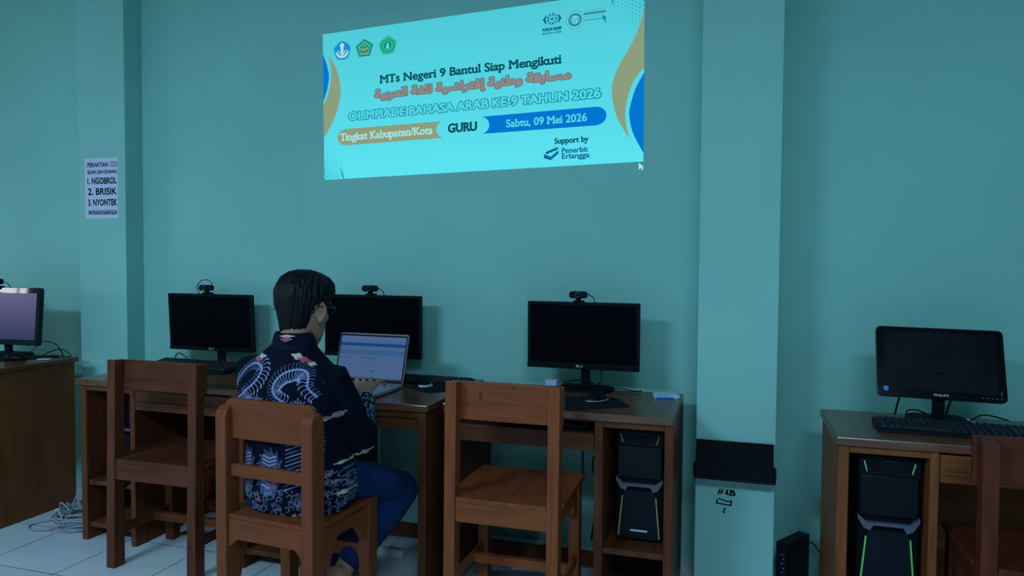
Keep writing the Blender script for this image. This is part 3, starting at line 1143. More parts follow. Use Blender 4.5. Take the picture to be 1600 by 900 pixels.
T = .75
monitor('black monitor with dark screen on the desk left of the seated man', (-2.578, 3.145, T), 0, .514, .293, .081, 'slim', ('LG', .016, .010, .012), bez=(.014, .012, .02), base=(.2, .10), neck_x=.031, tilt=3)
webcam('black webcam with a looped cable on the monitor left of the man', (-2.608, 3.118, T + .081 + .293), 0,
       [(.03, .0, .035), (.036, .0, .055), (.01, .0, .072), (-.035, .004, .066), (-.068, .012, .035), (-.075, .036, .0), (-.074, .05, -.06)])
monitor('black monitor behind the open laptop and the man', (-1.656, 3.145, T), 0, .510, .298, .090, 'slim', ('LG', .016, .010, 0), bez=(.010, .012, .02), base=(.2, .10), tilt=.5)
webcam('black webcam on the monitor behind the laptop', (-1.667, 3.118, T + .090 + .298), 0,
       [(.030, .0, .035), (.045, .006, .03), (.060, .022, .012), (.062, .05, -.06)])
monitor('black monitor with dark screen on the middle desk, fully visible', (-.620, 3.085, T), 0, .487, .288, .094, 'slim', ('LG', .016, .010, -.005), bez=(.014, .012, .026), base=(.24, .13), neck_x=.008, tilt=1)
webcam('black webcam with a ringed lens on the fully visible middle monitor', (-.640, 3.055, T + .094 + .288), 0,
       [(.032, .0, .04), (.05, .004, .03), (.066, .02, .01), (.068, .05, -.06)])
monitor('glossy black older monitor with thick bezel on the right desk', (.700, 2.890, T), 0, .406, .258, .085, 'round', ('PHILIPS', .046, .008, .0), bez=(.026, .018, .026), base=(.19, .13), roll=.9, tilt=-21, bmat=m_gloss, screen_mat=plain('dusty_screen', (.003, .005, .008), .45, .10, noise=.5, scale=9))
# energy sticker and button marks on that monitor
mon_p = [o for o in bpy.data.objects if o.name.startswith('panel')][-1]
MB().add([(-.183, -.0016, .018), (-.168, -.0016, .018), (-.168, -.0016, .034), (-.183, -.0016, .034)], [(0, 1, 2, 3)]).build('energy_sticker', m_blue, mon_p)
mb = MB()
for k in range(5):
    strip_mb(mb, lambda u, v: (u, -.0016, v), [(.125 + .014 * k, .013), (.131 + .014 * k, .013)], .0025)
strip_mb(mb, lambda u, v: (u, -.0016, v), [(.185, .024), (.185, .037)], .003)
mb.build('button_marks', plain('button_print', (.10, .11, .12), .5), mon_p)

# monitor at the left edge; its glow gradient imitates the room's blurred reflection
m_reflected, nt, b = newmat('painted_reflection_screen')
tc = nt.nodes.new('ShaderNodeTexCoord')
sp = nt.nodes.new('ShaderNodeSeparateXYZ')
nt.links.new(tc.outputs['Object'], sp.inputs[0])
mr = nt.nodes.new('ShaderNodeMapRange')
mr.inputs['From Min'].default_value = 0.03
mr.inputs['From Max'].default_value = 0.28
nt.links.new(sp.outputs['Z'], mr.inputs['Value'])
rp = nt.nodes.new('ShaderNodeValToRGB')
rp.color_ramp.elements[0].color = (*lin((46, 52, 92)), 1)
rp.color_ramp.elements[1].color = (*lin((84, 80, 120)), 1)
nt.links.new(mr.outputs[0], rp.inputs['Fac'])
b.inputs['Base Color'].default_value = (.002, .002, .003, 1)
b.inputs['Specular IOR Level'].default_value = .10
b.inputs['Roughness'].default_value = .3
nt.links.new(rp.outputs['Color'], b.inputs['Emission Color'])
b.inputs['Emission Strength'].default_value = 1.0
monitor('monitor with a greyish purple reflection painted on its screen at the left edge of the photo', (-3.746, 2.93, .778), 0, .512, .306, .060, 'round', None, bez=(.026, .030, .030), base=(.22, .14), bmat=plain('mirror_black', (.001, .002, .003), .04, .3, noise=0), screen_mat=m_reflected, roll=-.6, tilt=-5)
webcam('black webcam on the monitor at the left edge', (-3.803, 2.922, .778 + .060 + .305), 0,
       [(.034, .0, .034), (.06, .002, .03), (.085, .012, .005), (.09, .035, -.06)])

keyboard('black keyboard below the monitor left of the man', (-2.585, 2.995, T), math.radians(-1), w=.50, d=.17, f=.016, bk=.036)
keyboard('black keyboard lying behind the laptop, right end showing', (-1.345, 3.030, T), math.radians(-1), w=.45, d=.125)
keyboard('large black keyboard in front of the right monitor', (.702, 2.715, T), math.radians(-1.5), w=.47, d=.155)
k4 = keyboard('black keyboard on the pull-out tray of the middle desk', (-.735, 2.725, .669), 0, w=.44, d=.12)


def mat_sheet(label, corners, z=T):
    cx = sum(c[0] for c in corners) / len(corners)
    cy = sum(c[1] for c in corners) / len(corners)
    o = MB().prism([(x - cx, y - cy, 0) for x, y in corners], (0, 0, .003)).build('mouse_pad', m_pad, None, .001)
    o.location = (cx, cy, z)
    return tag(o, label, 'mouse pad', 'black mouse pads')


mat_sheet('black cloth mouse pad under the black mouse on the middle desk', [(-.60, 2.648), (-.575, 2.636), (-.385, 2.775), (-.378, 2.795), (-.46, 2.935), (-.66, 2.905)])
mat_sheet('black mouse pad under the white-rimmed mouse beside the laptop', [(-1.352, 2.868), (-1.222, 2.80), (-1.135, 2.865), (-1.185, 2.985), (-1.33, 2.985)])
mat_sheet('black mouse pad under the mouse at the left edge', [(-3.74, 2.72), (-3.56, 2.70), (-3.405, 2.95), (-3.46, 2.99), (-3.70, 2.93)], .778)
mouse('black and grey mouse on the middle desk mouse pad', (-.512, 2.835, T + .003), math.radians(-38), m_black, None)
mouse('black-topped mouse with a white rim beside the laptop', (-1.290, 2.925, T + .003), math.radians(-12), m_black2, m_white, True, s=.78)
mouse('black mouse below the monitor at the left edge', (-3.520, 2.80, .781), math.radians(-70), m_black, m_black2)

tower('black computer tower with dull yellow strips in the middle desk cabinet', (-.331, 2.735, .246), .174, .425, .36, m_yellow)
tower('black computer tower with bright green strips in the right desk cabinet', (.490, 2.585, .226), .182, .455, .37, m_green, False)
tower('dark computer tower tucked in the left cabinet behind the brown chair', (-2.715, 2.72, .280), .172, .42, .36, m_yellow, False)

# ------------------------------------------------------------------ laptop
lap = empty('laptop', 'silver open laptop showing a blue and white web page before the man', 'laptop', (-1.540, 2.745, T), math.radians(-1.5))
LW, LD = .343, .232
MB().prism([(x, y, .004) for x, y in rrect(LW, LD, .012)], (0, 0, .013)).build('base', m_alu, lap, .002)
mb = MB()
for r in range(5):
    for c in range(14):
        x0 = -.145 + c * .0208
        y0 = -.012 + r * .0195
        if r == 0 and 4 <= c < 9:
            if c > 4:
                continue
            mb.box(x0, x0 + .0208 * 5 - .003, y0, y0 + .0165, .0172, .0186)
        else:
            mb.box(x0, x0 + .0178, y0, y0 + .0165, .0172, .0186)
mb.build('keycaps', plain('laptop_key', (.20, .24, .27), .5), lap)
MB().box(-.05, .05, -.105, -.035, .0171, .0176).build('touchpad', plain('touchpad_grey', (.34, .37, .40), .35), lap)
lid = MB()
lid.prism([(x, 0, z + .110) for x, z in rrect(LW, .222, .010)], (0, .006, 0))
lid = lid.build('lid', plain('lid_grey', (.10, .11, .12), .4, metal=.3), lap, .001)
lid.location = (0, LD / 2 - .008, .016)
lid.rotation_euler = (math.radians(-17), 0, 0)
MB().box(-LW / 2 + .004, LW / 2 - .004, -.0014, 0, .003, .214).build('bezel', m_black, lid)


def page(x0, x1, z0, z1, col, lay):
    return MB().add([(x0, -.0016 - .0002 * lay, z0), (x1, -.0016 - .0002 * lay, z0), (x1, -.0016 - .0002 * lay, z1), (x0, -.0016 - .0002 * lay, z1)], [(0, 1, 2, 3)]), col


SX = LW / 2 - .010
scr = []
mb, _ = page(-SX, SX, .016, .206, None, 0)
scrn = mb.build('screen', emit('page_white', lin((70, 95, 134))), lid)
for x0, x1, z0, z1, col in ((-SX, SX, .190, .206, (74, 100, 142)), (-SX, SX, .162, .176, (16, 66, 128)), (-SX, SX, .122, .145, (54, 88, 132)), (-SX, SX, .016, .022, (58, 62, 96)),
                            (-SX + .004, -SX + .045, .153, .156, (52, 74, 110)), (-SX + .004, -SX + .09, .198, .200, (52, 78, 116)), (-SX + .006, -SX + .05, .108, .111, (48, 72, 108)), (-.05, .04, .108, .111, (46, 68, 106)),
                            (-SX + .008, -SX + .03, .088, .090, (58, 82, 118)), (-.03, .03, .086, .088, (58, 82, 118)), (-.035, -.005, .066, .068, (58, 82, 118)), (-SX + .05, -SX + .06, .050, .054, (30, 40, 90)),
                            (0, .025, .050, .053, (34, 44, 95)), (-.045, -.035, .05, .052, (52, 74, 110)), (-.12, -.07, .074, .076, (60, 84, 122)), (.02, .12, .154, .156, (78, 92, 134))):
    mb, _ = page(x0, x1, z0, z1, None, 1)
    mb.build('page_block', emit('page_block', lin(col)), scrn)

# ------------------------------------------------------------------ small things
o = MB().prism([(x, y, 0) for x, y in ((-.024, -.02), (.028, -.02), (.024, .02), (-.022, .02))], (0, 0, .052)).build('small_box', plain('lilac_box', (.46, .48, .68), .6), None, .002)
o.location = (-.738, 3.00, T)
o.rotation_euler = (0, 0, math.radians(-10))
tag(o, 'small pale lilac box beside the middle monitor stand', 'box')
pk = empty('tissue_pack', 'flat white and blue pack on the back corner of the middle desk', 'pack', (-.262, 3.035, T), math.radians(12))
pb = MB()
pb.prism([(x, y, .0) for x, y in rrect(.105, .082, .012)], (0, 0, .012))
pb = pb.build('body', plain('pack_white', (.52, .66, .74), .45), pk, .003)
MB().box(-.045, .025, -.0425, -.041, .001, .009).build('blue_label', m_blue, pb)
MB().box(-.04, .035, .004, .012, .0121, .0128).build('top_print', m_lgrey, pb)
MB().box(-.04, .0, -.032, -.024, .0121, .0128).build('top_print', m_blue, pb)
o = MB().prism([(x, y, 0) for x, y in ((-.035, -.012), (.03, -.016), (.036, .01), (-.02, .014))], (0, 0, .007)).build('folded_paper', m_orange, None, .002)
o.location = (-1.170, 2.975, T + .003)
tag(o, 'small orange folded paper on the desk edge behind the ginger chair', 'paper')
o = MB().prism([(x, y, 0) for x, y in ((-.03, -.02), (.03, -.02), (.03, .02), (-.03, .02))], (0, 0, .002)).build('paper_slip', m_paper, None)
o.location = (-3.40, 2.86, .781)
o.rotation_euler = (0, 0, .5)
tag(o, 'white paper slip on the left edge desk beside the mouse pad', 'paper')
o = MB().prism([(x, y, 0) for x, y in ((-.035, -.04), (.04, -.035), (.035, .04), (-.03, .035))], (0, 0, .003)).build('paper_sheet', m_paper, None)
o.location = (.775, 2.915, T)
tag(o, 'white paper lying under the right monitor', 'paper')

# wall box on the right pillar
wb = empty('wall_box', 'flat black box with sloped front fixed on the right pillar', 'wall box', (.0105, PILR_Y, .458))
mb = MB()
mb.prism([(-.146, -.001, .136), (-.146, -.018, .136), (-.146, -.078, .008), (-.146, -.001, .0)], (.292, 0, 0))
mb.build('body', plain('wall_box_black', (.001, .002, .005), .5, .06), wb, .003)
mb = MB()
mb.box(-.147, .147, -.020, -.001, .134, .139)
mb.build('lid', m_black2, wb, .002)
MB().box(-.150, .153, -.082, -.06, .0, .010).build('lower_lip', m_black, wb, .003)
for s in (-1, 1):
    MB().box(min(s * .146, s * .155), max(s * .146, s * .155), -.072, -.03, .008, .055).build('side_tab', m_black, wb, .002)

# handwriting under it
hw = MB()


def HP(u, v):
    return ((-.075 + u * 1.22) * .957, PILR_Y - .0008, 1.31 + (.326 + v * 1.12 - 1.31) * .957)


strip_mb(hw, HP, [(.020, .010), (.026, .030)], 0.0050)
strip_mb(hw, HP, [(.030, .012), (.036, .031)], 0.0050)
strip_mb(hw, HP, [(.021, .020), (.034, .022)], 0.0044)
strip_mb(hw, HP, [(.048, .029), (.051, .020), (.044, .016), (.052, .013), (.060, .012)], 0.0050)
strip_mb(hw, HP, [(.052, .028), (.047, .021)], 0.0044)
strip_mb(hw, HP, [(.060, .028), (.061, .010), (.074, .012), (.075, .019), (.064, .021), (.072, .027), (.060, .029)], 0.0053)
strip_mb(hw, HP, [(.018, -.010), (.015, -.024), (.062, -.028), (.064, -.012), (.050, -.014), (.022, -.006)], 0.0050)
strip_mb(hw, HP, [(.043, -.040), (.039, -.058)], 0.0055)
o = hw.build('marker_writing', m_marker, None)
o.location = (0, 0, 0)
tag(o, 'black handwritten marker letters and rectangle below the wall box', 'writing')

# standing network box on the floor
A = math.radians(57)
nb = empty('network_modem', 'black upright network box on the floor between right pillar and desk', 'modem', (.214, 2.985, 0), 0)
ax = Vector((math.cos(A), math.sin(A), 0))
bx_ = Vector((-math.sin(A), math.cos(A), 0))
c0 = ax * .088 + bx_ * .024
mb = MB()
mb.obox(c0 + Vector((0, 0, .107)), ax * .088, bx_ * .024, Vector((0, 0, .103)))
mb.build('case', m_black, nb, .004)
mb = MB()
for k in range(6):
    q = bx_ * (.014 + .006 * (k % 2)) + ax * (-.0006) + Vector((0, 0, .075 + .018 * k))
    mb.obox(q, bx_ * .0022, ax * .0006, Vector((0, 0, .0022)))
q = bx_ * .036 - ax * .0006 + Vector((0, 0, .06))
mb.obox(q, bx_ * .004, ax * .0006, Vector((0, 0, .006)))
mb.build('front_lights', m_silver, nb)
MB().obox(c0 + Vector((0, 0, .003)), ax * .08, bx_ * .036, Vector((0, 0, .003))).build('stand_foot', m_black2, nb, .001)
MB().tube(smooth_path([ax * .17 + bx_ * .02 + Vector((0, 0, .17)), ax * .20 + bx_ * .0 + Vector((0, 0, .165)), ax * .205 - bx_ * .03 + Vector((0, 0, .13)), ax * .2 - bx_ * .075 + Vector((0, 0, .07)), ax * .19 - bx_ * .09 + Vector((0, 0, .006))]), .003, 8).build('power_cable', m_cable, nb, smooth=True)

# grey cable heap on the floor beside the far left desk
ch = empty('cable_heap', 'tangled grey cables heaped on the floor beside the far left desk', 'cables', (-3.02, 2.74, 0))
random.seed(5)
for k in range(9):
    r = .105 + .018 * random.random()
    pts = []
    cx, cy = random.uniform(-.012, .012), random.uniform(-.012, .012)
    z = .008 + .0085 * k
    for i in range(16):
        a = 2 * math.pi * i / 16
        pts.append((cx + r * math.cos(a) * (1 + random.uniform(-.05, .05)), cy + r * math.sin(a) * (1 + random.uniform(-.05, .05)), z + random.uniform(-.004, .004) + .004))
    MB().tube(smooth_path(pts, 4, True), .0042, 7, closed=True).build('cable_coil', m_gcable, ch, smooth=True)
for k in range(6):
    pts = []
    r = .06 + .012 * random.random()
    ax0 = random.uniform(-.6, .6)
    for i in range(12):
        a = 2 * math.pi * i / 12
        pts.append((.02 + r * math.cos(a) * math.cos(ax0) + random.uniform(-.012, .012), .02 + r * math.cos(a) * math.sin(ax0) + random.uniform(-.01, .01), .13 + r * .75 * math.sin(a) + random.uniform(-.012, .012)))
    MB().tube(smooth_path(pts, 4, True), .0034, 6, closed=True).build('cable_coil', m_gcable if k % 2 else m_cable, ch, smooth=True)
for pts in ([(-.06, -.03, .05), (-.05, .0, .13), (-.01, .02, .2), (.05, .03, .29), (.10, .05, .34)],
            [(-.04, .02, .14), (.02, .02, .23), (.07, .02, .16), (.095, .0, .12)],
            [(-.08, -.02, .06), (-.15, .0, .03), (-.21, -.03, .006), (-.23, -.10, .006), (-.16, -.14, .006), (-.07, -.11, .01)],
            [(-.05, -.04, .10), (-.13, .02, .09), (-.2, .06, .02), (-.25, .05, .006)],
            [(-.09, -.09, .05), (-.02, -.125, .11), (.02, -.13, .05)],
            [(.0, -.08, .1), (-.08, -.06, .12), (-.12, -.02, .03)]):
    MB().tube(smooth_path(pts, 6), .0042, 7).build('loose_cable', m_gcable, ch, smooth=True)
MB().box(-.135, -.095, -.045, -.02, .055, .078).build('plug', plain('plug_ivory', (.6, .62, .55), .5), ch, .003)
MB().box(-.03, .045, -.02, .035, .125, .19).build('adapter', plain('adapter_grey', (.22, .26, .30), .5), ch, .006)

o = MB().box(-.03, .03, -.025, .025, -.065, .065).build('power_box', m_black2, None, .003)
o.location = (-3.10, PIL_Y - .026, .53)
tag(o, 'black power box on the left pillar behind the desk gap', 'power box')
o = MB().box(-.055, .055, -.02, .02, 0, .034).build('power_adapter', plain('adapter_white', (.55, .58, .64), .5), None, .004)
o.location = (-1.425, 2.875, 0)
o.rotation_euler = (0, 0, math.radians(-3))
tag(o, 'white power adapter on the floor beneath the laptop desk', 'adapter')
bag = MB()
bag.prism([(x, y, 0) for x, y in ((-.12, -.1), (.12, -.12), (.13, .08), (-.11, .11))], (0, 0, .012))
bag.prism([(x, y, .012) for x, y in ((-.11, -.07), (.10, -.1), (.10, .09), (-.11, .08))], (.01, .01, .02))
o = bag.build('paper_stack', m_lgrey, None, .003)
o.location = (-.765, 2.80, 0)
tag(o, 'pale papers lying on the floor under the middle desk', 'paper')


def cable(label, pts, r=.0028, mat=None, n=7):
    o = MB().tube(smooth_path(pts, n), r, 8).build('cable', mat or m_cable, None, smooth=True)
    return tag(o, label, 'cable')


cable('black cable looping below the left LG-side monitor'.replace(' LG-side', ''), [(-2.83, 3.14, .757), (-2.81, 3.13, .80), (-2.78, 3.13, .805), (-2.73, 3.13, .775), (-2.69, 3.13, .757)])
cable('black cable hanging from the monitor left of the man', [(-2.45, 3.10, .93), (-2.475, 3.12, .85), (-2.51, 3.13, .79), (-2.53, 3.14, .757)])
cable('black cable hanging behind the stand of the middle monitor', [(-.575, 3.115, .90), (-.55, 3.125, .83), (-.552, 3.12, .78), (-.60, 3.12, .756)])
cable('black cable arcing left from the middle monitor stand', [(-.545, 3.11, .756), (-.60, 3.05, .795), (-.66, 3.0, .80), (-.71, 2.99, .775), (-.76, 2.99, .756)])
cable('black cable trailing right from the middle monitor base', [(-.50, 3.11, .757), (-.45, 3.10, .762), (-.40, 3.09, .757), (-.37, 3.10, .756)])
cable('short black cable below the lower left corner of the right monitor', [(.585, 2.91, .845), (.578, 2.92, .82), (.572, 2.93, .78), (.570, 2.94, .756)], r=.0035)
cable('black cable hanging right of the right monitor stand', [(.755, 2.925, .86), (.748, 2.935, .82), (.738, 2.94, .78), (.737, 2.945, .756)], r=.0042)
cable('thin black cable on the desk left of the right monitor stand', [(.60, 2.90, .756), (.605, 2.92, .775), (.64, 2.93, .778), (.68, 2.95, .760)])
cable('thin black cable on the desk right of the right monitor stand', [(.80, 2.90, .756), (.84, 2.92, .775), (.88, 2.93, .772), (.93, 2.94, .758)])
cable('black cable drooping behind the monitor at the left edge', [(-3.42, 2.86, .875), (-3.38, 2.90, .86), (-3.37, 2.93, .82), (-3.375, 2.95, .782)])
cable('black cable looping on the back corner of the far left desk', [(-3.50, 2.93, .784), (-3.44, 2.95, .815), (-3.39, 2.96, .82), (-3.355, 2.965, .80), (-3.35, 2.97, .784), (-3.42, 2.975, .783), (-3.5, 2.985, .783)])
cable('black cable from the mouse at the left edge', [(-3.47, 2.81, .80), (-3.45, 2.84, .83), (-3.47, 2.88, .845), (-3.50, 2.90, .86)], r=.002)
cable('thin black cable hanging on the wall under the middle desk', [(-.66, 3.235, .70), (-.658, 3.24, .58), (-.652, 3.24, .45), (-.65, 3.24, .30)], r=.003)
cable('black cable hanging beside the divider of the middle desk', [(-.56, 3.20, .70), (-.545, 3.21, .60), (-.55, 3.21, .52), (-.60, 3.22, .40), (-.58, 3.22, .25), (-.60, 3.2, .05)], r=.0035)

# ------------------------------------------------------------------ the seated man


def remesh(mb, name, voxel, smooth_it=6, factor=0.5):
    """merge overlapping closed shapes into one continuous smooth surface"""
    o = mb.build('tmp', m_white)
    r = o.modifiers.new('r', 'REMESH')
    r.mode = 'VOXEL'
    r.voxel_size = voxel
    r.use_smooth_shade = True
    if smooth_it:
        k = o.modifiers.new('s', 'SMOOTH')
        k.iterations = smooth_it
        k.factor = factor
    dg = bpy.context.evaluated_depsgraph_get()
    me = bpy.data.meshes.new_from_object(o.evaluated_get(dg))
    old = o.data
    bpy.data.objects.remove(o)
    bpy.data.meshes.remove(old)
    me.name = name
    me.materials.clear()
    me.polygons.foreach_set('use_smooth', [True] * len(me.polygons))
    return me


def cap_tube(mb, path, r, n=16, r2=None, ref=None):
    """tube with rounded ends"""
    P = [Vector(p) for p in path]
    R = list(r)
    R2 = list(r2) if r2 else list(r)
    d0 = (P[0] - P[1]).normalized()
    d1 = (P[-1] - P[-2]).normalized()
    pre, post = [], []
    for a in (80, 55, 28):
        c, s = math.cos(math.radians(a)), math.sin(math.radians(a))
        pre.append((P[0] + d0 * R[0] * s * .8, R[0] * c, R2[0] * c))
    for a in (28, 55, 80):
        c, s = math.cos(math.radians(a)), math.sin(math.radians(a))
        post.append((P[-1] + d1 * R[-1] * s * .8, R[-1] * c, R2[-1] * c))
    allp = pre + list(zip(P, R, R2)) + post
    return mb.tube([p for p, _, _ in allp], [a for _, a, _ in allp], n, [b for _, _, b in allp], ref=ref)


man = empty('person', 'person in black patterned batik shirt and jeans typing on a laptop, seen from behind', 'person', (-1.42, 2.18, 0))
MO = Vector((-1.42, 2.18, 0))

# ---- key points (world coordinates)
HEAD = Vector((-1.437, 2.205, 1.137))
HR = (Matrix.Rotation(math.radians(-9), 3, 'Z') @ Matrix.Rotation(math.radians(-10), 3, 'X') @ Matrix.Rotation(math.radians(2), 3, 'Y'))
NECK0 = Vector((-1.440, 2.152, 1.000))
SH = {1: Vector((-1.312, 2.17, .898)), -1: Vector((-1.612, 2.17, .918))}
EL = {1: Vector((-1.262, 2.285, .664)), -1: Vector((-1.665, 2.30, .680))}
WR = {1: Vector((-1.338, 2.470, .803)), -1: Vector((-1.640, 2.53, .795))}
HIP = {1: Vector((-1.345, 2.20, .550)), -1: Vector((-1.505, 2.20, .560))}
KN = {1: Vector((-1.200, 2.500, .436)), -1: Vector((-1.520, 2.60, .500))}
AN = {1: Vector((-1.338, 2.315, .190)), -1: Vector((-1.520, 2.545, .105))}


def hp(x, y, z):
    return HEAD + HR @ Vector((x, y, z))


body = MB()
# head: stacked cross-sections, chin to crown
secs = [(-.130, .060, .020, .016), (-.118, .050, .037, .032), (-.094, .036, .053, .054), (-.062, .020, .064, .073), (-.03, .008, .068, .084), (0, .002, .073, .091),
        (.03, -.002, .076, .095), (.06, -.006, .074, .093), (.085, -.008, .064, .080), (.103, -.008, .044, .056), (.112, -.008, .02, .026)]
rings = []
for z, cy, rx, ry in secs:
    rings.append([hp(rx * math.cos(2 * math.pi * k / 28), cy + ry * math.sin(2 * math.pi * k / 28) * (1 if math.sin(2 * math.pi * k / 28) > 0 else .95), z) for k in range(28)])
body.rings(rings)
# nose, brow, lips, cheeks, chin
body.rings([[hp(.006 * math.cos(a), .092 + .006 * math.sin(a), .022) for a in [2 * math.pi * k / 10 for k in range(10)]],
            [hp(.010 * math.cos(a), .100 + .011 * math.sin(a), .0) for a in [2 * math.pi * k / 10 for k in range(10)]],
            [hp(.015 * math.cos(a), .106 + .015 * math.sin(a), -.022) for a in [2 * math.pi * k / 10 for k in range(10)]],
            [hp(.012 * math.cos(a), .090 + .012 * math.sin(a), -.034) for a in [2 * math.pi * k / 10 for k in range(10)]]])
for sx in (-1, 1):
    body.ell(hp(sx * .030, .080, .030), (.022, .012, .007), HR, 12, 8)
    body.ell(hp(sx * .040, .058, -.022), (.022, .022, .02), HR, 12, 8)
    # ear: rim and lobe
    E0 = hp(sx * .079, -.004, -.006)
    er = HR @ Matrix.Rotation(math.radians(-sx * 22), 3, 'Z')
    body.ell(E0, (.008, .019, .031), er, 14, 10)
    body.tube([E0 + er @ Vector((sx * .007, .020 * math.cos(a) - .004, .030 * math.sin(a))) for a in [math.radians(-70 + 24 * k) for k in range(11)]], .0055, 8)
    body.ell(E0 + er @ Vector((sx * .002, .004, -.030)), (.006, .010, .010), er, 10, 8)
body.ell(hp(0, .088, -.054), (.024, .012, .007), HR, 12, 8)
body.ell(hp(0, .085, -.070), (.021, .012, .008), HR, 12, 8)
body.ell(hp(0, .066, -.104), (.022, .018, .016), HR, 12, 8)
# neck
cap_tube(body, [NECK0 + Vector((0, -.005, -.06)), NECK0 + Vector((0, .0, .02)), HEAD + HR @ Vector((0, -.008, -.06)), HEAD + HR @ Vector((0, .0, -.01))], [.066, .056, .053, .056], 20)
# torso under the shirt
tz = [(.475, -1.42, 2.19, .165, .115), (.55, -1.42, 2.19, .165, .115), (.66, -1.425, 2.18, .140, .095), (.78, -1.445, 2.17, .150, .098), (.87, -1.46, 2.165, .158, .095), (.925, -1.460, 2.165, .120, .075), (.965, -1.45, 2.16, .075, .06)]
rings = [[Vector((cx + rx * math.cos(2 * math.pi * k / 28), cy + ry * math.sin(2 * math.pi * k / 28), z)) for k in range(28)] for z, cx, cy, rx, ry in tz]
body.rings(rings)
for s in (-1, 1):
    cap_tube(body, [SH[s], SH[s].lerp(EL[s], .5), EL[s]], [.047, .043, .036])
    cap_tube(body, [EL[s], EL[s].lerp(WR[s], .35), EL[s].lerp(WR[s], .8), WR[s]], [.036, .038, .028, .026])
    cap_tube(body, [HIP[s] - Vector((0, .02, 0)), HIP[s].lerp(KN[s], .5) + Vector((0, 0, .012)), KN[s]], [.072, .055, .050], r2=[.082, .074, .052], ref=(0, 0, 1))
    cap_tube(body, [KN[s], KN[s].lerp(AN[s], .35), KN[s].lerp(AN[s], .75), AN[s]], [.050, .052, .038, .033])


def hand(s, wr, d, side, spread, k=1.0):
    """palm down hand; d points to the fingers, side to the little finger"""
    d = d.normalized()
    side = (side - d * side.dot(d)).normalized()
    up = side.cross(d)
    if up.z < 0:
        up = -up
    c = wr
    rings = []
    for t, w, h in ((-.01, .024, .021), (.015, .027, .018), (.045, .037, .016), (.075, .042, .014), (.088, .040, .012)):
        t, w, h = t * k, w * k, h * k
        o = c + d * t + up * (.012 * math.sin(min(1, max(0, t / .09)) * math.pi) * .8)
        rings.append([o + side * (w * math.cos(2 * math.pi * k / 16)) + up * (h * math.sin(2 * math.pi * k / 16)) for k in range(16)])
    body.rings(rings)
    fl = (.066, .074, .069, .054)
    for i in range(4):
        o = (-.030, -.010, .011, .030)[i] * k
        kn = c + d * k * (.084 - (.008 if i == 3 else 0)) + side * o + up * .004
        fd = (d + side * spread[i]).normalized()
        L = fl[i] * k
        j1 = kn + fd * L * .48 + up * .010
        j2 = kn + fd * L * .78 - up * .002
        tip = kn + fd * L * .98 - up * .016
        cap_tube(body, [kn - fd * .015, kn, j1, j2, tip], [.0095, .0098, .0088, .0082, .0072], 10)
    t0 = c + d * .022 - side * .022
    td = (d * .75 - side * .62).normalized()
    cap_tube(body, [t0, t0 + td * .034 - up * .004, t0 + td * .062 - up * .008 + d * .004, t0 + td * .082 - up * .014 + d * .010], [.0145, .0118, .0105, .0085], 10)


hand(1, WR[1], Vector((-.50, 1, .14)), Vector((1, .5, 0)), (-.14, -.03, .14, .80), 1.12)
hand(-1, WR[-1], Vector((.22, 1, .02)), Vector((-1, .2, 0)), (-.08, .0, .08, .2))


def foot(an, d, pitch):
    """bare foot from the ankle; d horizontal heading, pitch lowers the toes"""
    d = d.normalized()
    side = Vector((d.y, -d.x, 0))
    q = Matrix.Rotation(math.radians(-pitch), 3, side)
    f = q @ d
    u = q @ Vector((0, 0, 1))
    for w, off in ((1, 0),):
        pts = [(-.055, -.052, .030, .026), (-.02, -.040, .035, .042), (.05, -.052, .037, .032), (.11, -.066, .044, .020), (.145, -.070, .043, .014)]
        rings = [[an + f * a + u * b + side * (rx * math.cos(2 * math.pi * k / 16)) + u * (rz * math.sin(2 * math.pi * k / 16)) for k in range(16)] for a, b, rx, rz in pts]
        body.rings(rings)
    cap_tube(body, [an + u * .03, an - u * .03], [.034, .036])
    for i, (o, L, r) in enumerate(((-.030, .048, .012), (-.010, .045, .009), (.007, .040, .0085), (.022, .034, .008), (.035, .026, .008))):
        b0 = an + f * (.135 - .006 * i) + u * -.072 + side * o
        cap_tube(body, [b0, b0 + f * L * .6 + u * .004, b0 + f * L], [r, r, r * .85], 8)


foot(AN[1], Vector((.10, 1, 0)), 48)
foot(AN[-1], Vector((-.05, 1, 0)), 0)
me = remesh(body, 'body', .0038, 3, .4)
m_skin, nt, b = newmat('skin')
tc = nt.nodes.new('ShaderNodeTexCoord')
n = nt.nodes.new('ShaderNodeTexNoise')
n.inputs['Scale'].default_value = 26
n.inputs['Detail'].default_value = 4
nt.links.new(tc.outputs['Object'], n.inputs['Vector'])
r = nt.nodes.new('ShaderNodeValToRGB')
r.color_ramp.elements[0].color = (.30, .155, .098, 1)
r.color_ramp.elements[1].color = (.42, .222, .145, 1)
nt.links.new(n.outputs['Fac'], r.inputs['Fac'])
nt.links.new(r.outputs['Color'], b.inputs['Base Color'])
b.inputs['Roughness'].default_value = .55
b.inputs['Specular IOR Level'].default_value = .2


def put(me, name, mat):
    me.transform(Matrix.Translation(-MO))
    me.materials.append(mat)
    o = bpy.data.objects.new(name, me)
    COL.objects.link(o)
    o.parent = man
    return o


bodyo = put(me, 'body', m_skin)

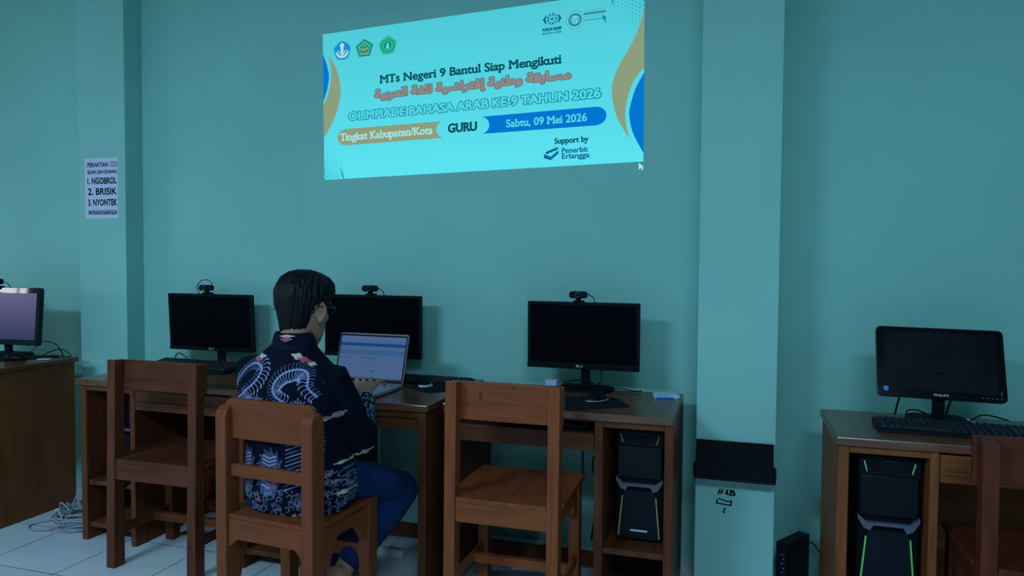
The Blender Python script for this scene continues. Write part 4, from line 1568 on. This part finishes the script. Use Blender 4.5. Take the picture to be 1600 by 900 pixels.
# ---- eyes and glasses
m_eye = plain('eye_white', (.6, .58, .55), .3)
m_iris = plain('eye_dark', (.02, .012, .008), .2)
for s in (-1, 1):
    q = MB().ell(hp(s * .031, .078, .012), (.011, .010, .010), HR, 14, 10)
    q.v = [Vector(v) - MO for v in q.v]
    e = q.build('eye', m_eye, man, smooth=True)
    q = MB().ell(hp(s * .031, .087, .011), (.0055, .0025, .0055), HR, 12, 8)
    q.v = [Vector(v) - MO for v in q.v]
    q.build('iris', m_iris, e, smooth=True)
gl = MB()
for s in (-1, 1):
    gl.tube([hp(s * .033 + .024 * math.cos(a), .104 - .01 * abs(math.cos(a)), .010 + .017 * math.sin(a)) for a in [2 * math.pi * k / 20 for k in range(20)]], .0014, 6, closed=True)
    gl.tube([hp(s * .058, .098, .014), hp(s * .082, .070, .014), hp(s * .090, .0, .012), hp(s * .088, -.035, .004), hp(s * .085, -.052, -.018)], .0018, 6)
gl.tube([hp(-.010, .105, .014), hp(0, .108, .017), hp(.010, .105, .014)], .0014, 6)
gl.v = [Vector(v) - MO for v in gl.v]
gl.build('glasses', plain('glasses_frame', (.02, .022, .025), .35), man, smooth=True)

# ---- hair: cap of thick short hair, rough surface
hair = MB()
rings = []
for z, cy, rx, ry in [(-.116, -.044, .018, .018), (-.104, -.043, .032, .024), (-.090, -.041, .042, .030), (-.070, -.038, .050, .038), (-.045, -.037, .059, .050), (-.02, -.034, .069, .064), (.005, -.028, .080, .081), (.03, -.016, .090, .096), (.05, -.008, .095, .104), (.07, -.002, .092, .107), (.095, .002, .083, .100), (.117, .004, .062, .078), (.129, .003, .034, .044), (.133, .002, .012, .016)]:
    lim = .026 if z < .02 else .034 if z < .045 else .072 if z < .06 else 1   # hairline around the face
    rings.append([hp(rx * math.cos(2 * math.pi * k / 40), min(lim, cy + ry * math.sin(2 * math.pi * k / 40)), z) for k in range(40)])
hair.rings(rings)
for s in (-1, 1):     # sideburns in front of the ears
    hair.ell(hp(s * .073, .026, .022), (.009, .014, .026), HR, 12, 8)
random.seed(4)
for k in range(46):   # tufts breaking the outline
    a = random.uniform(0, 2 * math.pi)
    zz = random.uniform(.03, .120)
    f = math.sqrt(max(0, 1 - (zz / .136) ** 2)) if zz > .06 else .94
    p0 = hp(.088 * math.cos(a) * f, .0 + .102 * math.sin(a) * f, zz)
    if math.sin(a) > .3 and zz < .085:
        continue
    p1 = hp(.096 * math.cos(a + .12) * f, .0 + .110 * math.sin(a + .12) * f, zz - .022)
    cap_tube(hair, [p0, p0.lerp(p1, .5) + HR @ Vector((.002 * math.cos(a), .002 * math.sin(a), .003)), p1], [.010, .010, .005], 8)
# cowlick at the upper right of the crown
for dx, dz in ((.035, .108), (.050, .100), (.062, .092), (.072, .084)):
    cap_tube(hair, [hp(dx - .01, .03, dz), hp(dx + .014, .028, dz + .012)], [.010, .004], 8)
hme = remesh(hair, 'hair', .0032, 2)
from mathutils import noise
for v in hme.vertices:
    q = HR.transposed() @ (v.co - HEAD)
    a = math.atan2(q.y, q.x)
    d = noise.noise(Vector((a * 9, q.z * 14, 1.7))) * .0055 + noise.noise(Vector((a * 26, q.z * 34, 4.2))) * .0042
    v.co += v.normal * d
m_hair, nt, b = newmat('hair_black')
tc = nt.nodes.new('ShaderNodeTexCoord')
mp = nt.nodes.new('ShaderNodeMapping')
mp.inputs['Scale'].default_value = (160, 160, 22)
nt.links.new(tc.outputs['Object'], mp.inputs['Vector'])
n = nt.nodes.new('ShaderNodeTexNoise')
n.inputs['Scale'].default_value = 1.0
n.inputs['Detail'].default_value = 5
nt.links.new(mp.outputs[0], n.inputs['Vector'])
bp = nt.nodes.new('ShaderNodeBump')
bp.inputs['Strength'].default_value = .7
bp.inputs['Distance'].default_value = .004
nt.links.new(n.outputs['Fac'], bp.inputs['Height'])
nt.links.new(bp.outputs[0], b.inputs['Normal'])
b.inputs['Base Color'].default_value = (.0025, .003, .004, 1)
b.inputs['Roughness'].default_value = .5
b.inputs['Specular IOR Level'].default_value = .18
put(hme, 'hair', m_hair)

# ---- jeans
jn = MB()
rings = [[Vector((cx + rx * math.cos(2 * math.pi * k / 28), cy + ry * math.sin(2 * math.pi * k / 28), z)) for k in range(28)] for z, cx, cy, rx, ry in
         [(.464, -1.42, 2.19, .150, .110), (.50, -1.42, 2.19, .182, .128), (.56, -1.42, 2.19, .185, .130), (.62, -1.42, 2.185, .172, .118), (.65, -1.42, 2.18, .165, .112)]]
jn.rings(rings)
for s in (-1, 1):
    cap_tube(jn, [HIP[s] - Vector((0, .02, 0)), HIP[s].lerp(KN[s], .3) + Vector((0, 0, .010)), HIP[s].lerp(KN[s], .55) + Vector((0, 0, .014)), HIP[s].lerp(KN[s], .8) + Vector((0, 0, .006)), KN[s]], [.086, .074, .066, .064, .064], r2=[.096, .094, .088, .076, .068], ref=(0, 0, 1))
    e = AN[s] + (KN[s] - AN[s]) * (.13 if s == 1 else .02)
    cap_tube(jn, [KN[s], KN[s].lerp(e, .3), KN[s].lerp(e, .7), e], [.066, .068, .060, .054])
jme = remesh(jn, 'jeans', .006, 6)
m_jean, nt, b = newmat('denim')
tc = nt.nodes.new('ShaderNodeTexCoord')
n = nt.nodes.new('ShaderNodeTexNoise')
n.inputs['Scale'].default_value = 14
n.inputs['Detail'].default_value = 8
nt.links.new(tc.outputs['Object'], n.inputs['Vector'])
r = nt.nodes.new('ShaderNodeValToRGB')
r.color_ramp.elements[0].position = .3
r.color_ramp.elements[1].position = .75
r.color_ramp.elements[0].color = (.003, .014, .050, 1)
r.color_ramp.elements[1].color = (.007, .034, .115, 1)
nt.links.new(n.outputs['Fac'], r.inputs['Fac'])
nt.links.new(r.outputs['Color'], b.inputs['Base Color'])
bp = nt.nodes.new('ShaderNodeBump')
bp.inputs['Strength'].default_value = .5
bp.inputs['Distance'].default_value = .012
n2 = nt.nodes.new('ShaderNodeTexNoise')
n2.inputs['Scale'].default_value = 9
n2.inputs['Distortion'].default_value = 1.5
nt.links.new(tc.outputs['Object'], n2.inputs['Vector'])
nt.links.new(n2.outputs['Fac'], bp.inputs['Height'])
nt.links.new(bp.outputs[0], b.inputs['Normal'])
b.inputs['Roughness'].default_value = .85
b.inputs['Specular IOR Level'].default_value = .1
put(jme, 'jeans', m_jean)

# ---- batik shirt
sh = MB()
ts = [(.445, -1.425, 2.165, .150, .105), (.465, -1.425, 2.165, .182, .128), (.52, -1.425, 2.17, .200, .142), (.58, -1.425, 2.17, .198, .136), (.66, -1.432, 2.165, .186, .124), (.75, -1.445, 2.16, .186, .122),
      (.83, -1.455, 2.16, .192, .122), (.895, -1.462, 2.16, .192, .112), (.938, -1.462, 2.16, .165, .098), (.975, -1.455, 2.158, .120, .084), (1.006, -1.447, 2.155, .082, .072), (1.025, -1.443, 2.155, .066, .064)]
rings = [[Vector((cx + rx * math.copysign(abs(math.cos(2 * math.pi * k / 40)) ** .85, math.cos(2 * math.pi * k / 40)), cy + ry * math.copysign(abs(math.sin(2 * math.pi * k / 40)) ** .85, math.sin(2 * math.pi * k / 40)), z)) for k in range(40)] for z, cx, cy, rx, ry in ts]
sh.rings(rings)
for s in (-1, 1):
    cap_tube(sh, [SH[s] + Vector((-s * .05, 0, .0)), SH[s], SH[s].lerp(EL[s], .5) + Vector((s * .006, 0, 0)), EL[s] + Vector((0, -.006, -.006))], [.060, .068, .064, .058])
    cap_tube(sh, [EL[s] + Vector((0, -.006, -.006)), EL[s].lerp(WR[s], .35) + Vector((0, 0, -.004)), EL[s].lerp(WR[s], .68), EL[s].lerp(WR[s], .80)], [.058, .054, .045, .041])
# loose shirt tail draped over the right thigh
cap_tube(sh, [(-1.325, 2.12, .548), (-1.325, 2.21, .555), (-1.318, 2.27, .550)], [.078, .083, .070], 16)
sme = remesh(sh, 'shirt', .0026, 10)
print('shirt verts', len(sme.vertices))

# batik pattern: one colour per vertex, laid out in garment coordinates (x across, z up)
nv = len(sme.vertices)
co = np.empty(nv * 3)
sme.vertices.foreach_get('co', co)
co = co.reshape(-1, 3)
X, Yv, Z = co[:, 0], co[:, 1], co[:, 2]
colr = np.tile(np.array([.0025, .0045, .012]), (nv, 1))


def seg_dist(x, z, a, b):
    ax_, az = a
    bx2, bz = b
    dx, dz = bx2 - ax_, bz - az
    L = dx * dx + dz * dz + 1e-12
    t = np.clip(((x - ax_) * dx + (z - az) * dz) / L, 0, 1)
    return np.hypot(x - ax_ - t * dx, z - az - t * dz)


def stroke(pts, w, c, mask, soft=.0012, taper=1.0):
    sel = mask
    x0 = min(p[0] for p in pts) - .01
    x1 = max(p[0] for p in pts) + .01
    z0 = min(p[1] for p in pts) - .01
    z1 = max(p[1] for p in pts) + .01
    idx = np.nonzero(sel & (X > x0) & (X < x1) & (Z > z0) & (Z < z1))[0]
    if not len(idx):
        return
    d = np.full(len(idx), 9.0)
    for a, b2 in zip(pts, pts[1:]):
        d = np.minimum(d, seg_dist(X[idx], Z[idx], a, b2))
    k = np.clip((w - d) / soft + .5, 0, 1)[:, None]
    colr[idx] = colr[idx] * (1 - k) + np.array(c) * k


def blob(cx, cz, rx, rz, c, mask, rot=0.0, petals=0, depth=.25):
    dx, dz = X - cx, Z - cz
    ca, sa = math.cos(rot), math.sin(rot)
    u, v = (dx * ca + dz * sa) / rx, (-dx * sa + dz * ca) / rz
    rr = np.hypot(u, v)
    if petals:
        rr = rr / (1 - depth + depth * np.cos(petals * np.arctan2(v, u)))
    k = (np.clip((1 - rr) * 6, 0, 1) * mask)[:, None]
    colr[:] = colr * (1 - k) + np.array(c) * k


LIL = (.26, .30, .50)
LILD = (.12, .15, .30)
back = (Yv < 2.17) & (X < -1.24)


def crest(spine, outer, inner, flip):
    P_ = smooth_path([(a, b2, 0) for a, b2 in spine], 7)
    m = len(P_)
    for i in range(0, m, 2):
        p = P_[i]
        t = (P_[min(i + 1, m - 1)] - P_[max(i - 1, 0)])
        t.normalize()
        nn = Vector((-t.y, t.x, 0)) * flip
        env = .65 + .35 * math.sin(math.pi * i / (m - 1))
        for sgn, L, hook in ((1, outer * env, .55), (-1, inner * env, .5)):
            q = [p, p + nn * sgn * L * .5 + t * L * .12, p + nn * sgn * L * .85 + t * L * .05, p + nn * sgn * L - t * L * hook * .35]
            stroke([(v.x, v.y) for v in q], .0009, LIL if sgn > 0 else LILD, back)
            if sgn > 0:
                stroke([(q[2].x, q[2].y), (q[3].x, q[3].y)], .0019, LIL, back)
    stroke([(v.x, v.y) for v in P_], .0028, (.20, .25, .46), back)
    for v in P_[::2]:
        stroke([(v.x - .001, v.y), (v.x + .001, v.y)], .0018, (.42, .46, .66), back)


SPL = [(-1.615, .838), (-1.585, .86), (-1.567, .878), (-1.529, .916), (-1.512, .96), (-1.52, .982), (-1.55, .988), (-1.584, .964), (-1.612, .925), (-1.630, .885)]
SPR = [(-1.304, .862), (-1.332, .899), (-1.336, .937), (-1.348, .959), (-1.376, .965), (-1.415, .951), (-1.442, .921), (-1.45, .885), (-1.434, .857), (-1.395, .836)]
SPL = [(x + .004, .83 + (z - .83) * .80 + .0) for x, z in SPL]
SPR = [(x - .002, .83 + (z - .83) * .84) for x, z in SPR]
crest(SPL, .034, .020, -1)
crest(SPR, .036, .022, 1)
# leaf sprays between and below the crests
rnd = random.Random(21)
for cx, cz in ((-1.56, .836), (-1.512, .838), (-1.36, .832), (-1.47, .826), (-1.42, .822), (-1.60, .818)):
    for k in range(7):
        a = math.pi * (.05 + .9 * k / 6)
        L = .022 + .006 * (k % 2)
        stroke([(cx, cz - .008), (cx + L * .6 * math.cos(a), cz - .008 + L * .7 * math.sin(a)), (cx + L * math.cos(a), cz - .008 + L * math.sin(a))], .0014, LIL, back)
# striped wing panels seen through the chair back
for cx, s in ((-1.575, -1), (-1.462, 1)):
    blob(cx, .60, .050, .075, (.05, .065, .14), back, 0)
    for k in range(9):
        z = .555 + .012 * k
        stroke([(cx - .026, z + .006), (cx, z - .003), (cx + .026, z + .006)], .0014, (.42, .45, .60), back)
    for k in range(14):
        a = math.pi * 2 * k / 14
        stroke([(cx + .044 * math.cos(a), .60 + .066 * math.sin(a)), (cx + .058 * math.cos(a + .15), .60 + .082 * math.sin(a + .15))], .0014, LILD, back)
for k in range(12):
    z = .56 + .013 * k
    stroke([(-1.40, z - .01), (-1.34, z + .012), (-1.28, z + .020)], .0013, LILD if k % 2 else LIL, back)
blob(-1.545, .565, .016, .010, (.22, .07, .12), back)
blob(-1.445, .560, .016, .012, (.22, .07, .12), back)
# small swirls scattered over lower back, tail and front
low = (Z < .55) | ((X > -1.30) & (Z < .615) & (Yv < 2.34))
rest = (Yv > 2.17) | (Z < .55)
for k in range(230):
    if k < 150:
        cx, cz = rnd.uniform(-1.64, -1.20), rnd.uniform(.44, .55)
        msk = low
    else:
        cx, cz = rnd.uniform(-1.29, -1.17), rnd.uniform(.50, .70)
        msk = low
    r0 = rnd.uniform(.008, .018)
    a0 = rnd.uniform(0, 6.28)
    pts = [(cx + r0 * (1 - i / 12) * math.cos(a0 + .55 * i), cz + r0 * (1 - i / 12) * math.sin(a0 + .55 * i)) for i in range(10)]
    c = rnd.choice([(.16, .19, .30), LILD, (.09, .13, .19), (.14, .17, .24), LILD])
    stroke(pts, .0011, c, msk)
for k in range(90):
    cx, cz = rnd.uniform(-1.68, -1.22), rnd.uniform(.56, .96)
    r0 = rnd.uniform(.010, .022)
    a0 = rnd.uniform(0, 6.28)
    pts = [(cx + r0 * (1 - i / 12) * math.cos(a0 + .55 * i), cz + r0 * (1 - i / 12) * math.sin(a0 + .55 * i)) for i in range(10)]
    stroke(pts, .0012, LILD, (Yv > 2.24) & (X < -1.33))
allm = np.ones(nv, bool)
RED, CRM, YEL, MAU = (.42, .07, .13), (.50, .48, .34), (.58, .50, .14), (.24, .14, .18)
for cx, cz, c in ((-1.50, .507, RED), (-1.41, .462, MAU), (-1.37, .462, CRM), (-1.345, .470, MAU), (-1.25, .575, MAU), (-1.235, .535, CRM), (-1.27, .63, MAU), (-1.265, .60, MAU), (-1.20, .565, YEL)):
    blob(cx, cz, .013, .009, c, low, .2, 5)
blob(-1.645, .838, .014, .018, MAU, back, .2, 5)
# shoulder flowers
for cx, cz, rx, rz, c, rt in ((-1.525, .978, .026, .010, CRM, .25), (-1.535, .970, .018, .008, RED, .25), (-1.385, .985, .024, .011, CRM, -.35), (-1.365, .974, .024, .009, RED, -.3), (-1.340, .960, .014, .007, CRM, -.3)):
    blob(cx, cz, rx, rz, c, back, rt, 4, .18)
slv = (X > -1.345) & (Yv > 2.10)
for cx, cz, rx, rz, c, rt in ((-1.305, .898, .012, .011, CRM, .3), (-1.300, .895, .006, .006, YEL, 0)):
    blob(cx, cz, rx, rz, c, slv, rt, 4)
up_ = (X > -1.36) & (Z > .70)
for cx, cz, rx, rz, c, rt in ((-1.285, .782, .034, .008, MAU, .25), (-1.262, .790, .022, .010, (.30, .22, .26), .5), (-1.290, .778, .013, .010, YEL, 0)):
    blob(cx, cz, rx, rz, c, up_ & (Yv < 2.30), rt, 4)
for cx, cz, rx, rz, c, rt in ((-1.222, .640, .024, .008, (.34, .30, .22), .5), (-1.245, .632, .014, .006, CRM, .1)):
    blob(cx, cz, rx, rz, c, (X > -1.30) & (Z < .67), rt, 4)
# pale dense cuff pattern on the forearms
for s in (-1, 1):
    ax2 = WR[s] - EL[s]
    Ln = ax2.length
    a_ = ax2.normalized()
    tt = ((X - EL[s].x) * a_.x + (Yv - EL[s].y) * a_.y + (Z - EL[s].z) * a_.z) / Ln
    dd = np.sqrt(np.maximum(0, (X - EL[s].x) ** 2 + (Yv - EL[s].y) ** 2 + (Z - EL[s].z) ** 2 - (tt * Ln) ** 2))
    msk = (tt > .22) & (dd < .075) & (Yv > 2.32)
    wv = np.sin(X * 260 + 2.2 * np.sin(Z * 170)) * np.sin(Z * 240 + 2.0 * np.sin(Yv * 150 + X * 90))
    k = (np.clip(wv * 3 + .1, 0, 1) * msk * np.clip((tt - .20) * 4, 0, 1))[:, None]
    colr[:] = colr * (1 - k) + np.array((.12, .22, .27)) * k
    blob(EL[s].lerp(WR[s], .60).x, EL[s].lerp(WR[s], .60).z - .01, .010, .014, (.42, .45, .30), msk, 0, 5)
at = sme.color_attributes.new('pattern', 'FLOAT_COLOR', 'POINT')
at.data.foreach_set('color', np.hstack([colr, np.ones((nv, 1))]).astype(np.float32).ravel())
m_shirt, nt, b = newmat('batik_cloth')
vc = nt.nodes.new('ShaderNodeVertexColor')
vc.layer_name = 'pattern'
nt.links.new(vc.outputs['Color'], b.inputs['Base Color'])
tc = nt.nodes.new('ShaderNodeTexCoord')
n2 = nt.nodes.new('ShaderNodeTexNoise')
n2.inputs['Scale'].default_value = 7
n2.inputs['Distortion'].default_value = 1.2
nt.links.new(tc.outputs['Object'], n2.inputs['Vector'])
bp = nt.nodes.new('ShaderNodeBump')
bp.inputs['Strength'].default_value = .5
bp.inputs['Distance'].default_value = .015
nt.links.new(n2.outputs['Fac'], bp.inputs['Height'])
nt.links.new(bp.outputs[0], b.inputs['Normal'])
b.inputs['Roughness'].default_value = .85
b.inputs['Specular IOR Level'].default_value = .08
put(sme, 'shirt', m_shirt)

# ---- collar
cl = MB()
n_ = 36
rin, rout, top = [], [], []
rs = []
for j, (z, k) in enumerate(((-.012, 1.06), (.018, 1.03), (.046, .96), (.050, .98), (.040, 1.06), (.010, 1.18), (-.006, 1.22))):
    ring = []
    for i in range(n_):
        a = 2 * math.pi * i / n_
        fz = -.034 * max(0, math.sin(a)) ** 1.5
        ring.append(NECK0 + Vector((.066 * k * math.cos(a), .062 * k * math.sin(a) + .004, .010 + z * (1 - .25 * max(0, math.sin(a))) + fz)) - MO)
    rs.append(ring)
cl.rings(rs, cap=False)
clo = cl.build('collar', plain('collar_cloth', (.005, .007, .018), .85, .08), man, smooth=True)
for cx, cz, rx, rz, c, nme in ((-1.420, 1.042, .017, .008, RED, 'collar_flower'), (-1.420, 1.052, .022, .0045, CRM, 'collar_flower')):
    q = MB()
    ring = []
    for i in range(16):
        a = 2 * math.pi * i / 16
        k = 1 + .18 * math.cos(4 * a)
        x, z = cx + rx * k * math.cos(a), cz + rz * k * math.sin(a)
        dxn = (x - NECK0.x) / .0755
        y = NECK0.y + .004 - .0735 * math.sqrt(max(.05, 1 - dxn * dxn))
        kk = (1.06 + (1.015 + .04 - z) / .03 * .12)
        ring.append(Vector((x, NECK0.y + .004 - (NECK0.y + .004 - y) * min(1.16, max(.98, kk)) - .002, z)) - MO)
    q.add(ring, [tuple(range(16))])
    q.build(nme, plain('flower_%s' % ('red' if c == RED else 'cream'), c, .8, .1), clo)
